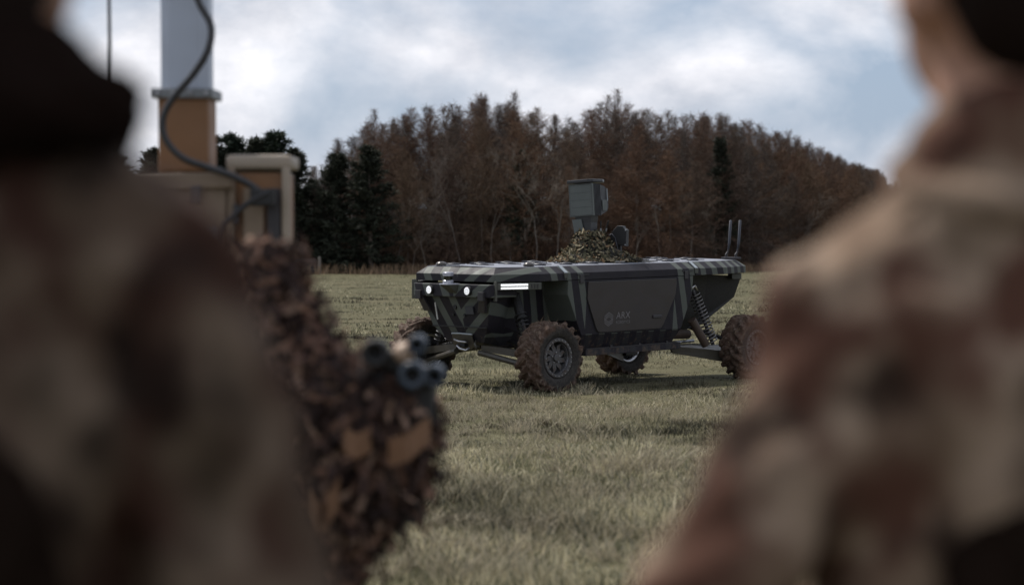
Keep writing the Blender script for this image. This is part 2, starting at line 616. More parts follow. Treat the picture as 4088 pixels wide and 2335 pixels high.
# lidar on the front lip
lb = MB()
lb.prism([(1.94, -.055, 1.012), (1.94, .125, 1.012), (2.075, .095, 1.012), (2.075, -.025, 1.012)], (0, 0, 0.012))
lid = lb.build('lidar_sensor', M['lidar'], rover, bevel=0.003, fn=rake)
MB().prism([(1.956, -.045, 1.010), (1.956, .115, 1.010), (2.06, .09, 1.010), (2.06, -.02, 1.010)], (-0.02, 0, -0.001)).add(
    [(1.958, -.05, 1.009), (1.958, .12, 1.009), (2.065, .09, 1.009), (2.065, -.02, 1.009), (1.958, .0, .93), (1.958, .10, .93)],
    [(0, 1, 2, 3), (3, 2, 5, 4), (0, 3, 4), (1, 5, 2), (0, 4, 5, 1)]).build('wedge_bracket', M['olive'], lid, fn=rake)
MB().lathe([(0, 1.024), (.052, 1.024), (.052, 1.050), (.044, 1.056), (0, 1.056)], 28, 'Z', (2.01, .035, 0)).build('base_ring', M['lidar'], lid, fn=rake)
MB().lathe([(.041, 1.056), (.041, 1.094)], 28, 'Z', (2.01, .035, 0)).build('scan_window', M['lidar_win'], lid, fn=rake)
MB().lathe([(.041, 1.094), (.050, 1.096), (.050, 1.128), (.046, 1.132), (0, 1.134)], 28, 'Z', (2.01, .035, 0)).build('top_ring', M['lidar'], lid, fn=rake)
for k in range(20):
    a = 2 * PI * k / 20
    MB().box((2.01 + .0515 * math.cos(a), .035 + .0515 * math.sin(a), 1.117), (0.005, 0.005, 0.022), Matrix.Rotation(a, 3, 'Z')).build('cooling_fin', M['lidar'], lid, fn=rake)

# corner light bars under the deck chamfer
for s in (-1, 1):
    p0, p1 = Vector((1.885, s * 0.575, 1.0)), Vector((1.485, s * 0.768, 1.0))
    d = (p1 - p0).normalized()
    nrm = Vector((abs(d.y), s * abs(d.x), 0))
    rot = Matrix((d, nrm, Vector((0, 0, 1)))).transposed()
    L = (p1 - p0).length
    bar = MB().box((p0 + p1) / 2 + nrm * 0.0, (L, 0.05, 0.066), rot).build('corner_light_bar', M['olive'], rover, bevel=0.004, fn=rake)
    for k, dz in enumerate((0.015, -0.015)):
        MB().box(p0 + d * (0.035 + 0.135) + nrm * 0.027 + Vector((0, 0, dz)), (0.27, 0.010, 0.019), rot).build('lamp_strip', M['white_on'], bar, fn=rake)
    for k in range(3):
        MB().box(p0 + d * (0.345 + 0.03 * k) + nrm * 0.027, (0.008, 0.008, 0.04), rot).build('bar_rib', M['char'], bar, fn=rake)
    MB().box(p0 - d * 0.012 + Vector((0, 0, -0.045)), (0.018, 0.062, 0.19), rot).build('bar_bracket', M['olive'], bar, bevel=0.003, fn=rake)
    # wheel-arch gusset hanging behind the bar
    g0 = Vector((1.86, s * 0.53, 0))
    MB().prism([(1.87, s * .54, 1.035), (1.60, s * .60, 1.035), (1.72, s * .50, 0.90), (1.86, s * .50, 0.86)], (-.015, -s * .03, 0)).build('arch_gusset', M['camo'], rover, fn=rake)
    # rear corner lamp block
    MB().box((-1.735, s * 0.515, 1.005), (0.12, 0.09, 0.062), Matrix.Rotation(s * -0.33, 3, 'Z')).build('rear_lamp_block', M['olive'], rover, bevel=0.005, fn=rake)

# side doors with logo
def door_pts(s, off, grow=0.0):
    q = [(0.81, 1.020), (-0.50, 1.020), (-0.51, 0.96), (-0.50, 0.85), (-0.345, 0.560), (-0.315, 0.525), (-0.29, 0.515), (0.60, 0.515), (0.635, 0.525), (0.66, 0.555), (0.81, 0.85)]
    cx_, cz_ = 0.15, 0.78
    q = [(cx_ + (x - cx_) * (1 + grow), cz_ + (z - cz_) * (1 + grow * 1.6)) for x, z in q]
    return [(x, s * (yside(z) + off), z) for x, z in q]


LOGO = None
for s in (1, -1):
    MB().prism(door_pts(s, 0.0015, 0.012), (0, s * 0.002, 0)).build('door_gap', M['black'], rover, fn=rake)
    door = MB().prism(door_pts(s, 0.002), (0, s * 0.012, 0)).build('side_door', M['door'], rover, bevel=0.004, fn=rake)
    yo = lambda z: s * (yside(z) + 0.016)
    hx = -0.23
    MB().box((hx, s * (yside(.655) + .018), 0.640), (0.135, 0.014, 0.034)).build('door_handle', M['char'], door, bevel=0.006, fn=rake)
    if s == 1:
        # hexagon emblem: three nested chevron pairs
        ex, ez, er = 0.492, 0.640, 0.066
        m = MB()

        def seg(x0, z0, x1, z1, w=0.0062):
            a, b = Vector((x0, 0, z0)), Vector((x1, 0, z1))
            dd = (b - a).normalized()
            nn = Vector((-dd.z, 0, dd.x)) * w / 2
            quad = [a - nn, b - nn, b + nn, a + nn]
            m.prism([(p.x, yo(p.z), p.z) for p in quad], (0, 0.0015, 0))
        hw_ = er * 0.95
        # local +x runs to the image's left, so the emblem is drawn mirrored
        for k, zt in enumerate((1.0, 0.72, 0.44)):
            z_t = ez + er * zt
            w_ = hw_
            seg(ex, z_t, ex + w_, z_t - w_ * 0.55)
            seg(ex, z_t, ex - w_, z_t - w_ * 0.55)
            seg(ex, 2 * ez - z_t, ex + w_, 2 * ez - z_t + w_ * 0.55)
            seg(ex, 2 * ez - z_t, ex - w_, 2 * ez - z_t + w_ * 0.55)
        m.build('door_emblem', M['decal'], door, fn=rake)
        for txt, sz, x_, z_ in (('ARX', 0.098, 0.385, 0.640), ('ROBOTICS', 0.0410, 0.385, 0.590)):
            cu = bpy.data.curves.new('lettering', 'FONT')
            cu.body = txt
            cu.size = sz
            cu.extrude = 0.0008
            cu.space_character = 1.06
            to = bpy.data.objects.new('lettering_curve', cu)
            COL.objects.link(to)
            bpy.context.view_layer.update()
            me = bpy.data.meshes.new_from_object(to.evaluated_get(bpy.context.evaluated_depsgraph_get()))
            bpy.data.objects.remove(to)
            wtxt = max(v.co.x for v in me.vertices)
            want = 0.207
            for v in me.vertices:
                px, pz = v.co.x * want / wtxt, v.co.y
                z2 = z_ + pz
                q = rake((x_ - px, yo(z2) + 0.0008 + v.co.z, z2))
                v.co = q
            link_mesh('door_lettering', me, M['decal'], door)
    # skid rail under the door
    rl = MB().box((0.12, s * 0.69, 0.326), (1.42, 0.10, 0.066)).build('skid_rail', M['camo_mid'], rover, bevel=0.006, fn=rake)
    MB().box((0.12, s * 0.70, 0.362), (1.40, 0.085, 0.006)).build('rail_edge', M['char'], rl, fn=rake)
    for k in range(3):
        MB().box((0.45 - .42 * k, s * 0.725, 0.372), (0.03, 0.02, 0.018)).build('rail_lug', M['char'], rl, bevel=.003, fn=rake)
    # latches over the deck joints
    for x_ in (1.125, -0.815):
        lt = MB().prism([(x_ - .022, s * .664, 1.180), (x_ + .022, s * .664, 1.180), (x_ + .022, s * .757, 1.113), (x_ - .022, s * .757, 1.113)], (0, s * .004, .006)).build('joint_strap', M['reflect'], rover, fn=rake)
        MB().box((x_, s * 0.755, 1.088), (0.05, 0.016, 0.050)).build('strap_buckle', M['olive'], lt, bevel=0.003, fn=rake)
    for x_ in (0.90, -0.66):
        MB().box((x_, s * 0.752, 1.050), (0.055, 0.014, 0.085)).build('lifting_hinge', M['char'], rover, bevel=0.004, fn=rake)
        MB().box((x_ - 0.02, s * 0.754, 1.092), (0.16, 0.008, 0.010)).build('hinge_bar', M['char'], rover, fn=rake)

# deck furniture: round sockets, cross strips, two domes, antennas
for x_ in (1.52, 1.15, 0.78, 0.40, -0.38, -0.75, -1.15, -1.52):
    for y_ in (-0.42, 0.0, 0.42):
        if y_ == 0.0 and abs(x_) < 0.5: continue
        if abs(x_) > 1.5 and y_ == 0.42: continue
        zt = 1.183
        pd = MB().lathe([(0, zt + .018), (.058, zt + .018), (.064, zt + .014), (.064, zt - .004)], 20, 'Z', (x_, y_, 0)).build('deck_socket', M['pad'], rover, fn=rake)
        MB().box((x_, y_, zt + .013), (0.030, 0.30, 0.008)).build('cross_strip', M['pad'], pd, fn=rake)
        MB().lathe([(0, zt + .026), (.024, zt + .026), (.028, zt + .018)], 14, 'Z', (x_, y_, 0)).build('socket_cap', M['char'], pd, fn=rake)
for x_, y_ in ((1.70, -0.40), (1.44, 0.56)):
    MB().lathe([(0, 1.222), (.020, 1.2215), (.042, 1.214), (.054, 1.200), (.054, 1.188), (.048, 1.178)], 28, 'Z', (x_, y_, 0)).build('antenna_dome', M['dome'], rover, smooth=True, fn=rake)
br = MB().box((-1.74, 0.46, 1.198), (0.05, 0.24, 0.02)).build('antenna_bracket', M['char'], rover, bevel=.004, fn=rake)
for y_ in (0.395, 0.525):
    MB().tube([(-1.74, y_, 1.205), (-1.74, y_, 1.235), (-1.755, y_ + .01, 1.265), (-1.76, y_ + .015, 1.31)], [.016, .016, .011, .011], 10).build('antenna_joint', M['char'], rover, fn=rake)
    MB().tube([(-1.76, y_ + .015, 1.30), (-1.765, y_ + .02, 1.36), (-1.775, y_ + .03, 1.60), (-1.775, y_ + .03, 1.605)], [.013, .015, .015, .006], 10).build('paddle_antenna', M['pad'], rover, smooth=True, fn=rake)

# winch and shackle on the nose
wp = MB().prism([(1.80, -.13, .525), (1.80, .15, .525), (1.77, .16, .42), (1.745, .08, .37), (1.745, -.06, .37), (1.77, -.14, .42)], (0.012, 0, 0)).build('winch_plate', M['olive_dirty'], rover, bevel=.003, fn=rake)
MB().tube([(1.815, -.05, .47), (1.85, -.05, .475), (1.86, .02, .46), (1.85, .10, .455), (1.815, .10, .45)], .011, 8).build('fairlead_roller', M['steel'], wp, smooth=True, fn=rake)
MB().tube([(1.82, -.03, .425), (1.86, .0, .415), (1.875, .06, .39), (1.85, .11, .375), (1.82, .13, .40)], .012, 8).build('tow_shackle', M['steel'], wp, smooth=True, fn=rake)
MB().tube([(1.80, -.14, .527), (1.815, -.02, .533), (1.80, .15, .527)], .008, 6).build('winch_lip', M['reflect'], wp, fn=rake)
MB().box((1.80, .03, .43), (.05, .07, .06)).build('hook_block', M['black'], wp, bevel=.008, fn=rake)
MB().tube([(1.79, .19, .47), (1.84, .23, .44), (1.83, .24, .39), (1.79, .20, .38)], .010, 8).build('shackle_ring', M['olive_dirty'], wp, smooth=True, fn=rake)

# suspension ---------------------------------------------------------------
def spring_pts(a, b, rad, turns, n=14):
    a, b = Vector(a), Vector(b)
    d = b - a
    u = d.normalized().orthogonal().normalized()
    w = d.normalized().cross(u)
    return [a + d * (i / (turns * n)) + (u * math.cos(2 * PI * i / n) + w * math.sin(2 * PI * i / n)) * rad for i in range(int(turns * n) + 1)]


def ground_at_local(x, y):
    p = LM @ Vector((x, y, 0))
    return gz(p.x, p.y)


for s in (1, -1):
    # front
    zg = ground_at_local(1.5, s * .9)
    hub = Vector((1.5, s * 0.80, 0.34 + zg))
    m = MB()
    m.prism([(1.71, s * .18, .365), (1.71, s * .18, .425), (1.60, s * .78, .375 + zg), (1.60, s * .78, .300 + zg)], (-.06, 0, 0))
    m.tube([(1.30, s * .25, .375), (1.48, s * .78, .30 + zg)], .030, 8)
    m.tube([(1.72, s * .16, .350), (1.58, s * .78, .225 + zg)], .030, 8)
    m.build('front_control_arm', M['olive_dirty'], rover, bevel=0)
    MB().box((1.52, s * .775, .31 + zg), (.16, .07, .20)).build('steering_knuckle', M['black'], rover, bevel=.012)
    MB().tube([(1.42, s * .22, .47), (1.5, s * .80, .345 + zg)], .022, 8).build('drive_shaft', M['black'], rover)
    sa, sb = Vector((1.50, s * .44, .90)), Vector((1.52, s * .66, .36 + zg))
    sh = MB().tube([sa, sa.lerp(sb, .42)], .045, 12).build('shock_absorber', M['black'], rover)
    MB().tube([sa.lerp(sb, .40), sb], .022, 10).build('damper_rod', M['char'], sh)
    MB().tube(spring_pts(sa.lerp(sb, .30), sa.lerp(sb, .86), .058, 8), .0075, 6).build('coil_spring', M['dark_spring'], sh, smooth=True)
    # rear
    zg = ground_at_local(-1.5, s * .9)
    m = MB()
    m.prism([(-.62, s * .36, .335), (-.60, s * .58, .335), (-1.36, s * .78, .275 + zg), (-1.62, s * .78, .275 + zg), (-1.60, s * .60, .30), (-1.15, s * .45, .335)], (0, 0, -.012))
    m.prism([(-.60, s * .585, .338), (-1.36, s * .785, .282 + zg), (-1.38, s * .785, .155 + zg), (-.64, s * .585, .262)], (0.0, -s * .02, 0))
    m.build('rear_trailing_arm', M['olive_dirty'], rover, bevel=.004)
    MB().prism([(-.66, s * .588, .325), (-.80, s * .626, .312), (-.80, s * .626, .287), (-.68, s * .594, .298)], (0, s * .004, 0)).build('arm_plate', M['reflect'], rover)
    MB().box((-1.48, s * .775, .32 + zg), (.20, .08, .20)).build('wheel_carrier', M['black'], rover, bevel=.012)
    MB().tube([(-1.3, s * .22, .50), (-1.5, s * .80, .345 + zg)], .022, 8).build('drive_shaft', M['black'], rover)
    sa, sb = Vector((-0.99, s * .56, .90)), Vector((-1.18, s * .68, .33))
    sh = MB().tube([sa, sb], .020, 10).build('shock_absorber', M['char'], rover)
    MB().tube(spring_pts(sa.lerp(sb, .06), sa.lerp(sb, .97), .060, 15), .0068, 6).build('coil_spring', M['spring'], sh, smooth=True)
    MB().tube([(-.98, s * .56, .905), (-.95, s * .575, .93), (-.99, s * .58, .95), (-1.03, s * .56, .93), (-1.08, s * .55, .90)], [.02, .022, .016, .018, .008], 8).build('damper_reservoir_clamp', M['steel'], sh, smooth=True)
    MB().tube([(-.86, s * .66, .60), (-1.04, s * .70, .33)], .045, 14).build('piggyback_cylinder', M['rust'], sh)
    MB().tube([(-.70, s * .50, .45), (-.98, s * .50, .44)], .05, 14).build('motor_housing', M['rust'], rover)
    MB().tube([(-.72, s * .50, .36), (-1.05, s * .52, .37)], .018, 8).build('brake_line', M['steel'], rover, smooth=True)

# wheels ---------------------------------------------------------------------
TR, TW = 0.340, 0.135


def tyre_mesh(seed):
    nu, nv = 200, 44
    prof = [(.186, -.095), (.200, -.118), (.235, -.136), (.275, -.140), (.300, -.136), (.314, -.122), (.3185, -.09), (.320, -.045), (.321, 0.0)]
    prof = prof + [(r_, -y_) for r_, y_ in prof[-2::-1]]
    pr = np.array(prof)
    tt = np.linspace(0, len(pr) - 1, nv)
    rr = np.interp(tt, np.arange(len(pr)), pr[:, 0])
    yy = np.interp(tt, np.arange(len(pr)), pr[:, 1])
    U = np.linspace(0, 2 * PI, nu, endpoint=False)
    vs = []
    for i, u in enumerate(U):
        for k in range(nv):
            r_, y_ = rr[k], yy[k]
            side = 0.5 if y_ > 0 else 0.0
            ph = (u * 17 / (2 * PI) + 0.95 * abs(y_) / TW + side) % 1.0
            lug = max(0.0, min(1.0, (0.30 - abs(ph - 0.5)) * 12))
            tread = max(0.0, min(1.0, (r_ - 0.282) / 0.022))
            if abs(y_) < 0.018: lug *= 0.6
            p = Vector((r_ * math.cos(u), y_, r_ * math.sin(u)))
            mud = mnoise.fractal(p * 13 + Vector((seed * 9, 0, 0)), 1.0, 2.0, 4)
            mud2 = mnoise.noise(p * 45 + Vector((seed * 5, 3, 0)))
            d = tread * (lug * 0.032 - 0.010) + (0.012 * mud + 0.006 * mud2) * (0.35 + 0.65 * tread)
            cavity = max(0, mnoise.noise(p * 7 + Vector((0, seed * 4, 2)))) * 0.016 * tread * (1 - lug)
            d += cavity
            q = p + Vector((math.cos(u), 0, math.sin(u))) * d
            q.y += (1 if y_ > 0 else -1) * d * 0.45
            vs.append(q)
    fs = []
    for i in range(nu):
        for k in range(nv - 1):
            a, b = i * nv + k, ((i + 1) % nu) * nv + k
            fs.append((a, a + 1, b + 1, b))
    me = np_mesh('tyre', np.array([tuple(v) for v in vs]), np.array(fs))
    me.polygons.foreach_set('use_smooth', np.ones(len(me.polygons), dtype=bool))
    return me


t = NT('muddy_tyre')
X, Y, Z = t.sep(t.coord())
rad = t.math('SQRT', t.math('ADD', t.math('MULTIPLY', X, X), t.math('MULTIPLY', Z, Z)))
n1 = t.noise(11, 6, 0.65)
n2 = t.noise(34, 5, 0.7)
mudc = t.ramp(n2, [(0.30, (0.020, 0.013, 0.010)), (0.45, (0.060, 0.036, 0.026)), (0.58, (0.120, 0.088, 0.068)), (0.70, (0.21, 0.175, 0.15))])
mudc = t.mix(t.ramp(n1, [(0.42, 0.0), (0.62, 0.7)]), mudc, (0.082, 0.048, 0.033))
side = t.math('ADD', t.math('MULTIPLY', t.math('SUBTRACT', rad, 0.262), 28.0), t.math('MULTIPLY', t.math('SUBTRACT', n1, 0.5), 3.0))
sidec = t.n.new('ShaderNodeClamp')
t.l.new(side, sidec.inputs['Value'])
tc_ = t.mix(sidec.outputs['Result'], t.ramp(n2, [(0.35, (0.022, 0.020, 0.019)), (0.7, (0.060, 0.053, 0.047))]), mudc)
t.bump(n2, 0.9, 0.012)
M['tyre'] = t.set(tc_, 0.85, 0, 0.25)
M['straw'] = plain('mud_straw', (0.20, 0.145, 0.09), 0.8, 0, 0.35, 20)


def wheel(name, x_, s, tmesh, detail):
    zg = ground_at_local(x_, s * .9)
    w = empty(name)
    w.parent = rover
    w.location = (x_, s * 0.90, 0.327 + zg)
    w.rotation_euler = (0, 0, 0 if s > 0 else PI)
    ty = link_mesh('tyre', tmesh, M['tyre'], w)
    ty.rotation_euler = (0, rng.uniform(0, 6), 0)
    rm = MB().lathe([(.192, .100), (.188, .112), (.160, .108), (.152, .090), (.148, .02), (.148, -.085), (.176, -.105), (.192, -.095), (.180, -.08), (.152, -.05), (.15, .06), (.186, .085), (.192, .100)], 40).build('rim', M['rim_bright'], w, smooth=True)
    ring = MB().lathe([(.154, .112), (.158, .120), (.186, .120), (.191, .112), (.191, .098), (.154, .098), (.154, .112)], 44).build('beadlock_ring', M['rim'], w)
    for k in range(24):
        a = 2 * PI * k / 24
        if k == 0:
            bm_ = MB().lathe([(0, .128), (.0055, .128), (.0065, .125), (.0065, .118)], 8).mesh('ring_bolt')
        bo = link_mesh('ring_bolt', bm_, M['bolt'], w)
        bo.location = (.172 * math.cos(a), 0, .172 * math.sin(a))
    MB().lathe([(0, .020), (.149, .020), (.149, .012), (0, .012)], 36).build('brake_disc', M['black'], w)
    cap = MB().lathe([(0, .104), (.030, .104), (.036, .100), (.038, .080), (.062, .074), (.066, .062), (.066, .02)], 28).build('hub_cap', M['rim'], w)
    bl = MB()
    pts = [(.048, -.022), (.085, -.026), (.112, -.034), (.152, .004), (.118, .004), (.092, .020), (.050, .024)]
    bl.prism([(r_, .078, q) for r_, q in pts], (0, -.022, 0))
    bme = bl.mesh('spoke', 0.002)
    for k in range(9):
        sp = link_mesh('spoke', bme, M['rim'], w)
        sp.rotation_euler = (0, k * 2 * PI / 9, 0)
    nme = MB().lathe([(0, .094), (.007, .092), (.008, .07)], 6).mesh('lug_nut')
    for k in range(5):
        a = 2 * PI * k / 5 + .3
        ln = link_mesh('lug_nut', nme, M['bolt'], w)
        ln.location = (.052 * math.cos(a), 0, .052 * math.sin(a))
    if detail:
        m = MB()
        for k in range(150):
            a = rng.uniform(0, 2 * PI)
            y_ = rng.uniform(-.13, .14)
            r0 = .338 - (abs(y_) > .10) * rng.uniform(0.01, .06)
            p = Vector((r0 * math.cos(a), y_, r0 * math.sin(a)))
            d = Vector((rng.gauss(0, 1), rng.gauss(0, .8), rng.gauss(0, 1))).normalized()
            q = p + d * rng.uniform(.03, .09)
            rq = math.hypot(q.x, q.z)
            mid = (p + q) / 2 + Vector((rng.gauss(0, .008), rng.gauss(0, .008), rng.gauss(0, .008)))
            if rq < .33: q *= .33 / max(rq, .1) if abs(q.y) < .12 else 1
            m.tube([p, mid, q], [.0014, .0012, .0006], 3, cap=False)
        so = m.build('stuck_straw', M['straw'], w)
        so['kind'] = 'stuff'
    return w


ta, tb = tyre_mesh(1), tyre_mesh(2)
wheel('front_wheel', 1.5, 1, ta, True)
wheel('front_wheel', 1.5, -1, tb, True)
wheel('rear_wheel', -1.5, 1, tb, True)
wheel('rear_wheel', -1.5, -1, ta, False)

# ------------------------------------------------------------------ radar, net and box on the deck
M['radar'] = plain('grey_green_radar_face', (0.085, 0.095, 0.088), 0.6, 0, 0.15, 10)
M['radar_dark'] = plain('dark_radar_casing', (0.018, 0.018, 0.020), 0.4, 0, 0.2, 12)


def on_rover(x, y, z):
    return LM @ rake((x, y, z))


c = on_rover(0.06, 0.0, 1.19)
radar = empty('radar_unit', c, 0)
tag(radar, 'grey-green square radar panel with ribbed casing on a neck above the vehicle deck', 'radar')
# local: -Y faces the viewer-left; yaw set so the face looks past the camera's left
radar.rotation_euler = (0, R(-3.5), R(-33))
face_w, face_h, dep = 0.285, 0.335, 0.13
zc_ = 0.635
fc = MB().box((0, -0.005, zc_), (face_w, 0.03, face_h)).build('face_panel', M['radar'], radar, bevel=.006)
for k, xx in enumerate(np.linspace(-.125, .125, 12)):
    for zz in (zc_ - .158, zc_ + .158):
        MB().box((xx, -.0215, zz), (.008, .004, .008)).build('edge_rivet', M['radar_dark'], fc)
for zz in np.linspace(zc_ - .14, zc_ + .14, 11):
    for xx in (-.130, .130):
        MB().box((xx, -.0215, zz), (.007, .004, .009)).build('edge_rivet', M['radar_dark'], fc)
for zz in (zc_ - .075, zc_, zc_ + .075):
    for xx in np.linspace(-.105, .105, 9):
        MB().box((xx, -.0212, zz), (.006, .003, .006)).build('face_rivet', M['radar_dark'], fc)
MB().box((0, 0.085, zc_), (face_w - .03, 0.15, face_h - .03)).build('casing', M['radar_dark'], radar, bevel=.006)
for k in range(6):
    MB().box((0, 0.026 + k * .024, zc_), (face_w - .004, 0.010, face_h - .006)).build('cooling_rib', M['radar_dark'], radar, bevel=.002)
bk = MB().prism([(-.12, .125, zc_ - .15), (.12, .125, zc_ - .15), (.12, .125, zc_ + .13), (-.12, .125, zc_ + .13)], (0, .06, 0))
bk.prism([(.13, .155, zc_ - .16), (.13, .28, zc_ - .12), (.13, .31, zc_ - .08), (.13, .31, zc_ + .09), (.13, .25, zc_ + .14), (.13, .155, zc_ + .155)], (-.012, 0, 0))
bk.prism([(-.118, .155, zc_ - .16), (-.118, .28, zc_ - .12), (-.118, .31, zc_ - .08), (-.118, .31, zc_ + .09), (-.118, .25, zc_ + .14), (-.118, .155, zc_ + .155)], (-.012, 0, 0))
bk.build('rear_bracket', M['radar_dark'], radar)
MB().box((.139, .22, zc_ - .06), (.008, .09, .11)).build('side_pod', M['radar'], radar, bevel=.003)
MB().box((.139, .285, zc_ + .05), (.006, .008, .13)).build('pale_edge', M['reflect'], radar)
MB().prism([(-.15, -.035, zc_ + .175), (.10, -.045, zc_ + .175), (.15, -.01, zc_ + .175), (.165, .16, zc_ + .175), (.12, .27, zc_ + .175), (-.12, .27, zc_ + .175), (-.155, .16, zc_ + .175)], (0, 0, .034)).build('top_plate', M['radar_dark'], radar, bevel=.008)
nk = MB().loft([[(-.060, .0, .25), (.085, .0, .25), (.085, .13, .25), (-.060, .13, .25)], [(-.070, .0, .40), (.090, .0, .40), (.090, .14, .40), (-.070, .14, .40)], [(-.10, -.005, .475), (.10, -.005, .475), (.10, .15, .475), (-.10, .15, .475)]]).build('neck', M['radar_dark'], radar, bevel=.004)
MB().prism([(-.095, -.004, .26), (.02, -.004, .26), (-.01, -.004, .44), (-.12, -.004, .44)], (0, -.012, 0)).build('neck_plate', M['radar'], radar)
MB().box((.035, -.006, .285), (.08, .006, .022)).build('name_plate', M['white_plate'], radar)
MB().lathe([(0, .255), (.10, .255), (.13, .18), (.16, .02), (.17, .0), (0, .0)], 20, 'Z', (0, .07, 0)).build('pedestal', M['radar_dark'], radar)


def net_pieces(surf, n, size, pal, seed, jit=.012):
    """leafy net scraps on a surface: surf(u,v)->(point, normal)"""
    r_ = np.random.default_rng(seed)
    V, Fc, Ct = [], [], []
    for i in range(n):
        p, nn = surf(r_.random(), r_.random())
        nn = (nn + Vector(r_.normal(0, .45, 3))).normalized()
        u = nn.orthogonal().normalized()
        u = Matrix.Rotation(r_.random() * 6.28, 3, nn) @ u
        w = nn.cross(u)
        s1, s2 = size * r_.uniform(.6, 1.5), size * r_.uniform(.25, .55)
        p = p + nn * abs(r_.normal(0, jit))
        b = len(V)
        curl = r_.uniform(-.5, .9) * s1
        c_ = pal[r_.integers(len(pal))]
        fk = r_.uniform(.7, 1.25)
        c_ = [k * fk for k in c_]
        for a_, h_, l_ in ((-1, .25, 1), (-.5, 1, .3), (0, .55, 0), (.5, .9, .3), (1, .2, 1)):
            for sg in (-1, 1):
                V.append(tuple(p + u * (a_ * s1) + w * (sg * s2 * h_) + nn * (curl * l_ * .6)))
                Ct.append(c_)
        for k in range(4):
            a = b + 2 * k
            Fc.append((a, a + 1, a + 3, a + 2))
    return np_mesh('scraps', np.array(V), np.array(Fc), col=np.array(Ct))


M['net'] = tint_mat('net_scrap_cloth', 0.85, 0.15)
M['net_base'] = plain('dark_net_cord', (0.020, 0.017, 0.012), 0.9, 0, 0.3, 20)
NET_PAL = [(.21, .182, .115), (.15, .132, .080), (.09, .084, .050), (.040, .038, .026), (.25, .21, .14), (.21, .135, .075), (.022, .020, .015)]


def mound(u, v):
    a = 2 * PI * u
    prof = [(.30, 0.115), (.265, .15), (.19, .205), (.11, .275), (.045, .36), (.015, .43), (.0, .47)]
    f_ = v * (len(prof) - 1)
    k = min(int(f_), len(prof) - 2)
    f_ -= k
    z = prof[k][0] * (1 - f_) + prof[k + 1][0] * f_
    r_ = prof[k][1] * (1 - f_) + prof[k + 1][1] * f_
    r_ *= 1 + .10 * math.sin(3 * a + 1) * (1 - z) + .08 * math.sin(5 * a)
    r_ *= .90
    if z < .12: r_ *= 1 + .20 * max(0, math.cos(a + 0.2)) ** 3
    z += .008
    return Vector((r_ * math.cos(a), r_ * math.sin(a) * .9, z)), Vector((math.cos(a), math.sin(a), .8)).normalized()


nc = on_rover(0.03, 0.05, 1.186)
net = empty('camouflage_net', nc, 0)
tag(net, 'brown and olive scrap camouflage net heaped around the radar neck', 'camouflage net')
m = MB()
rings = []
for k in range(9):
    rings.append([mound(i / 36, k / 8 * .999)[0] * 0.96 for i in range(36)])
m.loft(rings[::-1], close=True)
m.build('net_backing', M['net_base'], net, smooth=True)
so = link_mesh('net_scraps', net_pieces(mound, 1350, .031, NET_PAL, 5), M['net'], net)
so['kind'] = 'stuff'
tail = MB()
for k in range(14):
    a0_ = rng.uniform(-.5, .35)
    tail.tube([(.33 * math.cos(a0_), .3 * math.sin(a0_), .06), (.45 + rng.uniform(0, .1), .3 * math.sin(a0_) - .1, .016), (.58 + rng.uniform(-.1, .1), .3 * math.sin(a0_) - .22, .012)], .006, 4)
tail.build('net_cords', M['net_base'], net)
for px_, py_ in ((.56, -.36), (.28, -.44), (-.02, -.46)):
    MB().box((px_, py_, .014), (.10, .02, .008)).build('net_clip', M['bolt'], net)

bc = on_rover(-0.28, 0.14, 1.186)
bx_ = empty('black_sensor_box', bc, R(-20))
bx_.scale = (.84, .84, .92)
tag(bx_, 'black rounded sensor box standing behind the net on the deck', 'sensor')
MB().prism([(-.08, 0, .20), (.11, 0, .17), (.115, 0, .36), (.08, 0, .375), (.07, 0, .40), (.0, 0, .405), (-.07, 0, .34), (-.10, 0, .30)], (0, .12, 0)).build('casing', M['black'], bx_, bevel=.01)
MB().box((.0, .06, .10), (.06, .06, .2)).build('post', M['black'], bx_)
for x_, z_ in ((.105, .355), (.10, .19)):
    MB().lathe([(0, -.008), (.008, -.008), (.009, .002)], 10, 'Y', (x_, 0, z_)).build('corner_screw', M['bolt'], bx_)
MB().tube([(-.10, -.02, .30), (-.06, -.03, .31), (-.02, -.035, .27), (.01, -.03, .16), (.05, -.05, .04)], .006, 6).build('signal_cable', M['pad'], bx_, smooth=True)
for x_, dx_ in ((-.205, 0), (-.16, .055)):
    MB().tube([(x_, -.03, .02), (x_, -.03, .30), (x_ + dx_, -.03, .46)], [.006, .007, .010], 8).build('stub_antenna', M['black'], bx_)
    MB().tube([(x_ + dx_ * .4, -.03, .34), (x_ + dx_ * .55, -.03, .375)], .011, 8).build('antenna_collar', M['bolt'], bx_)

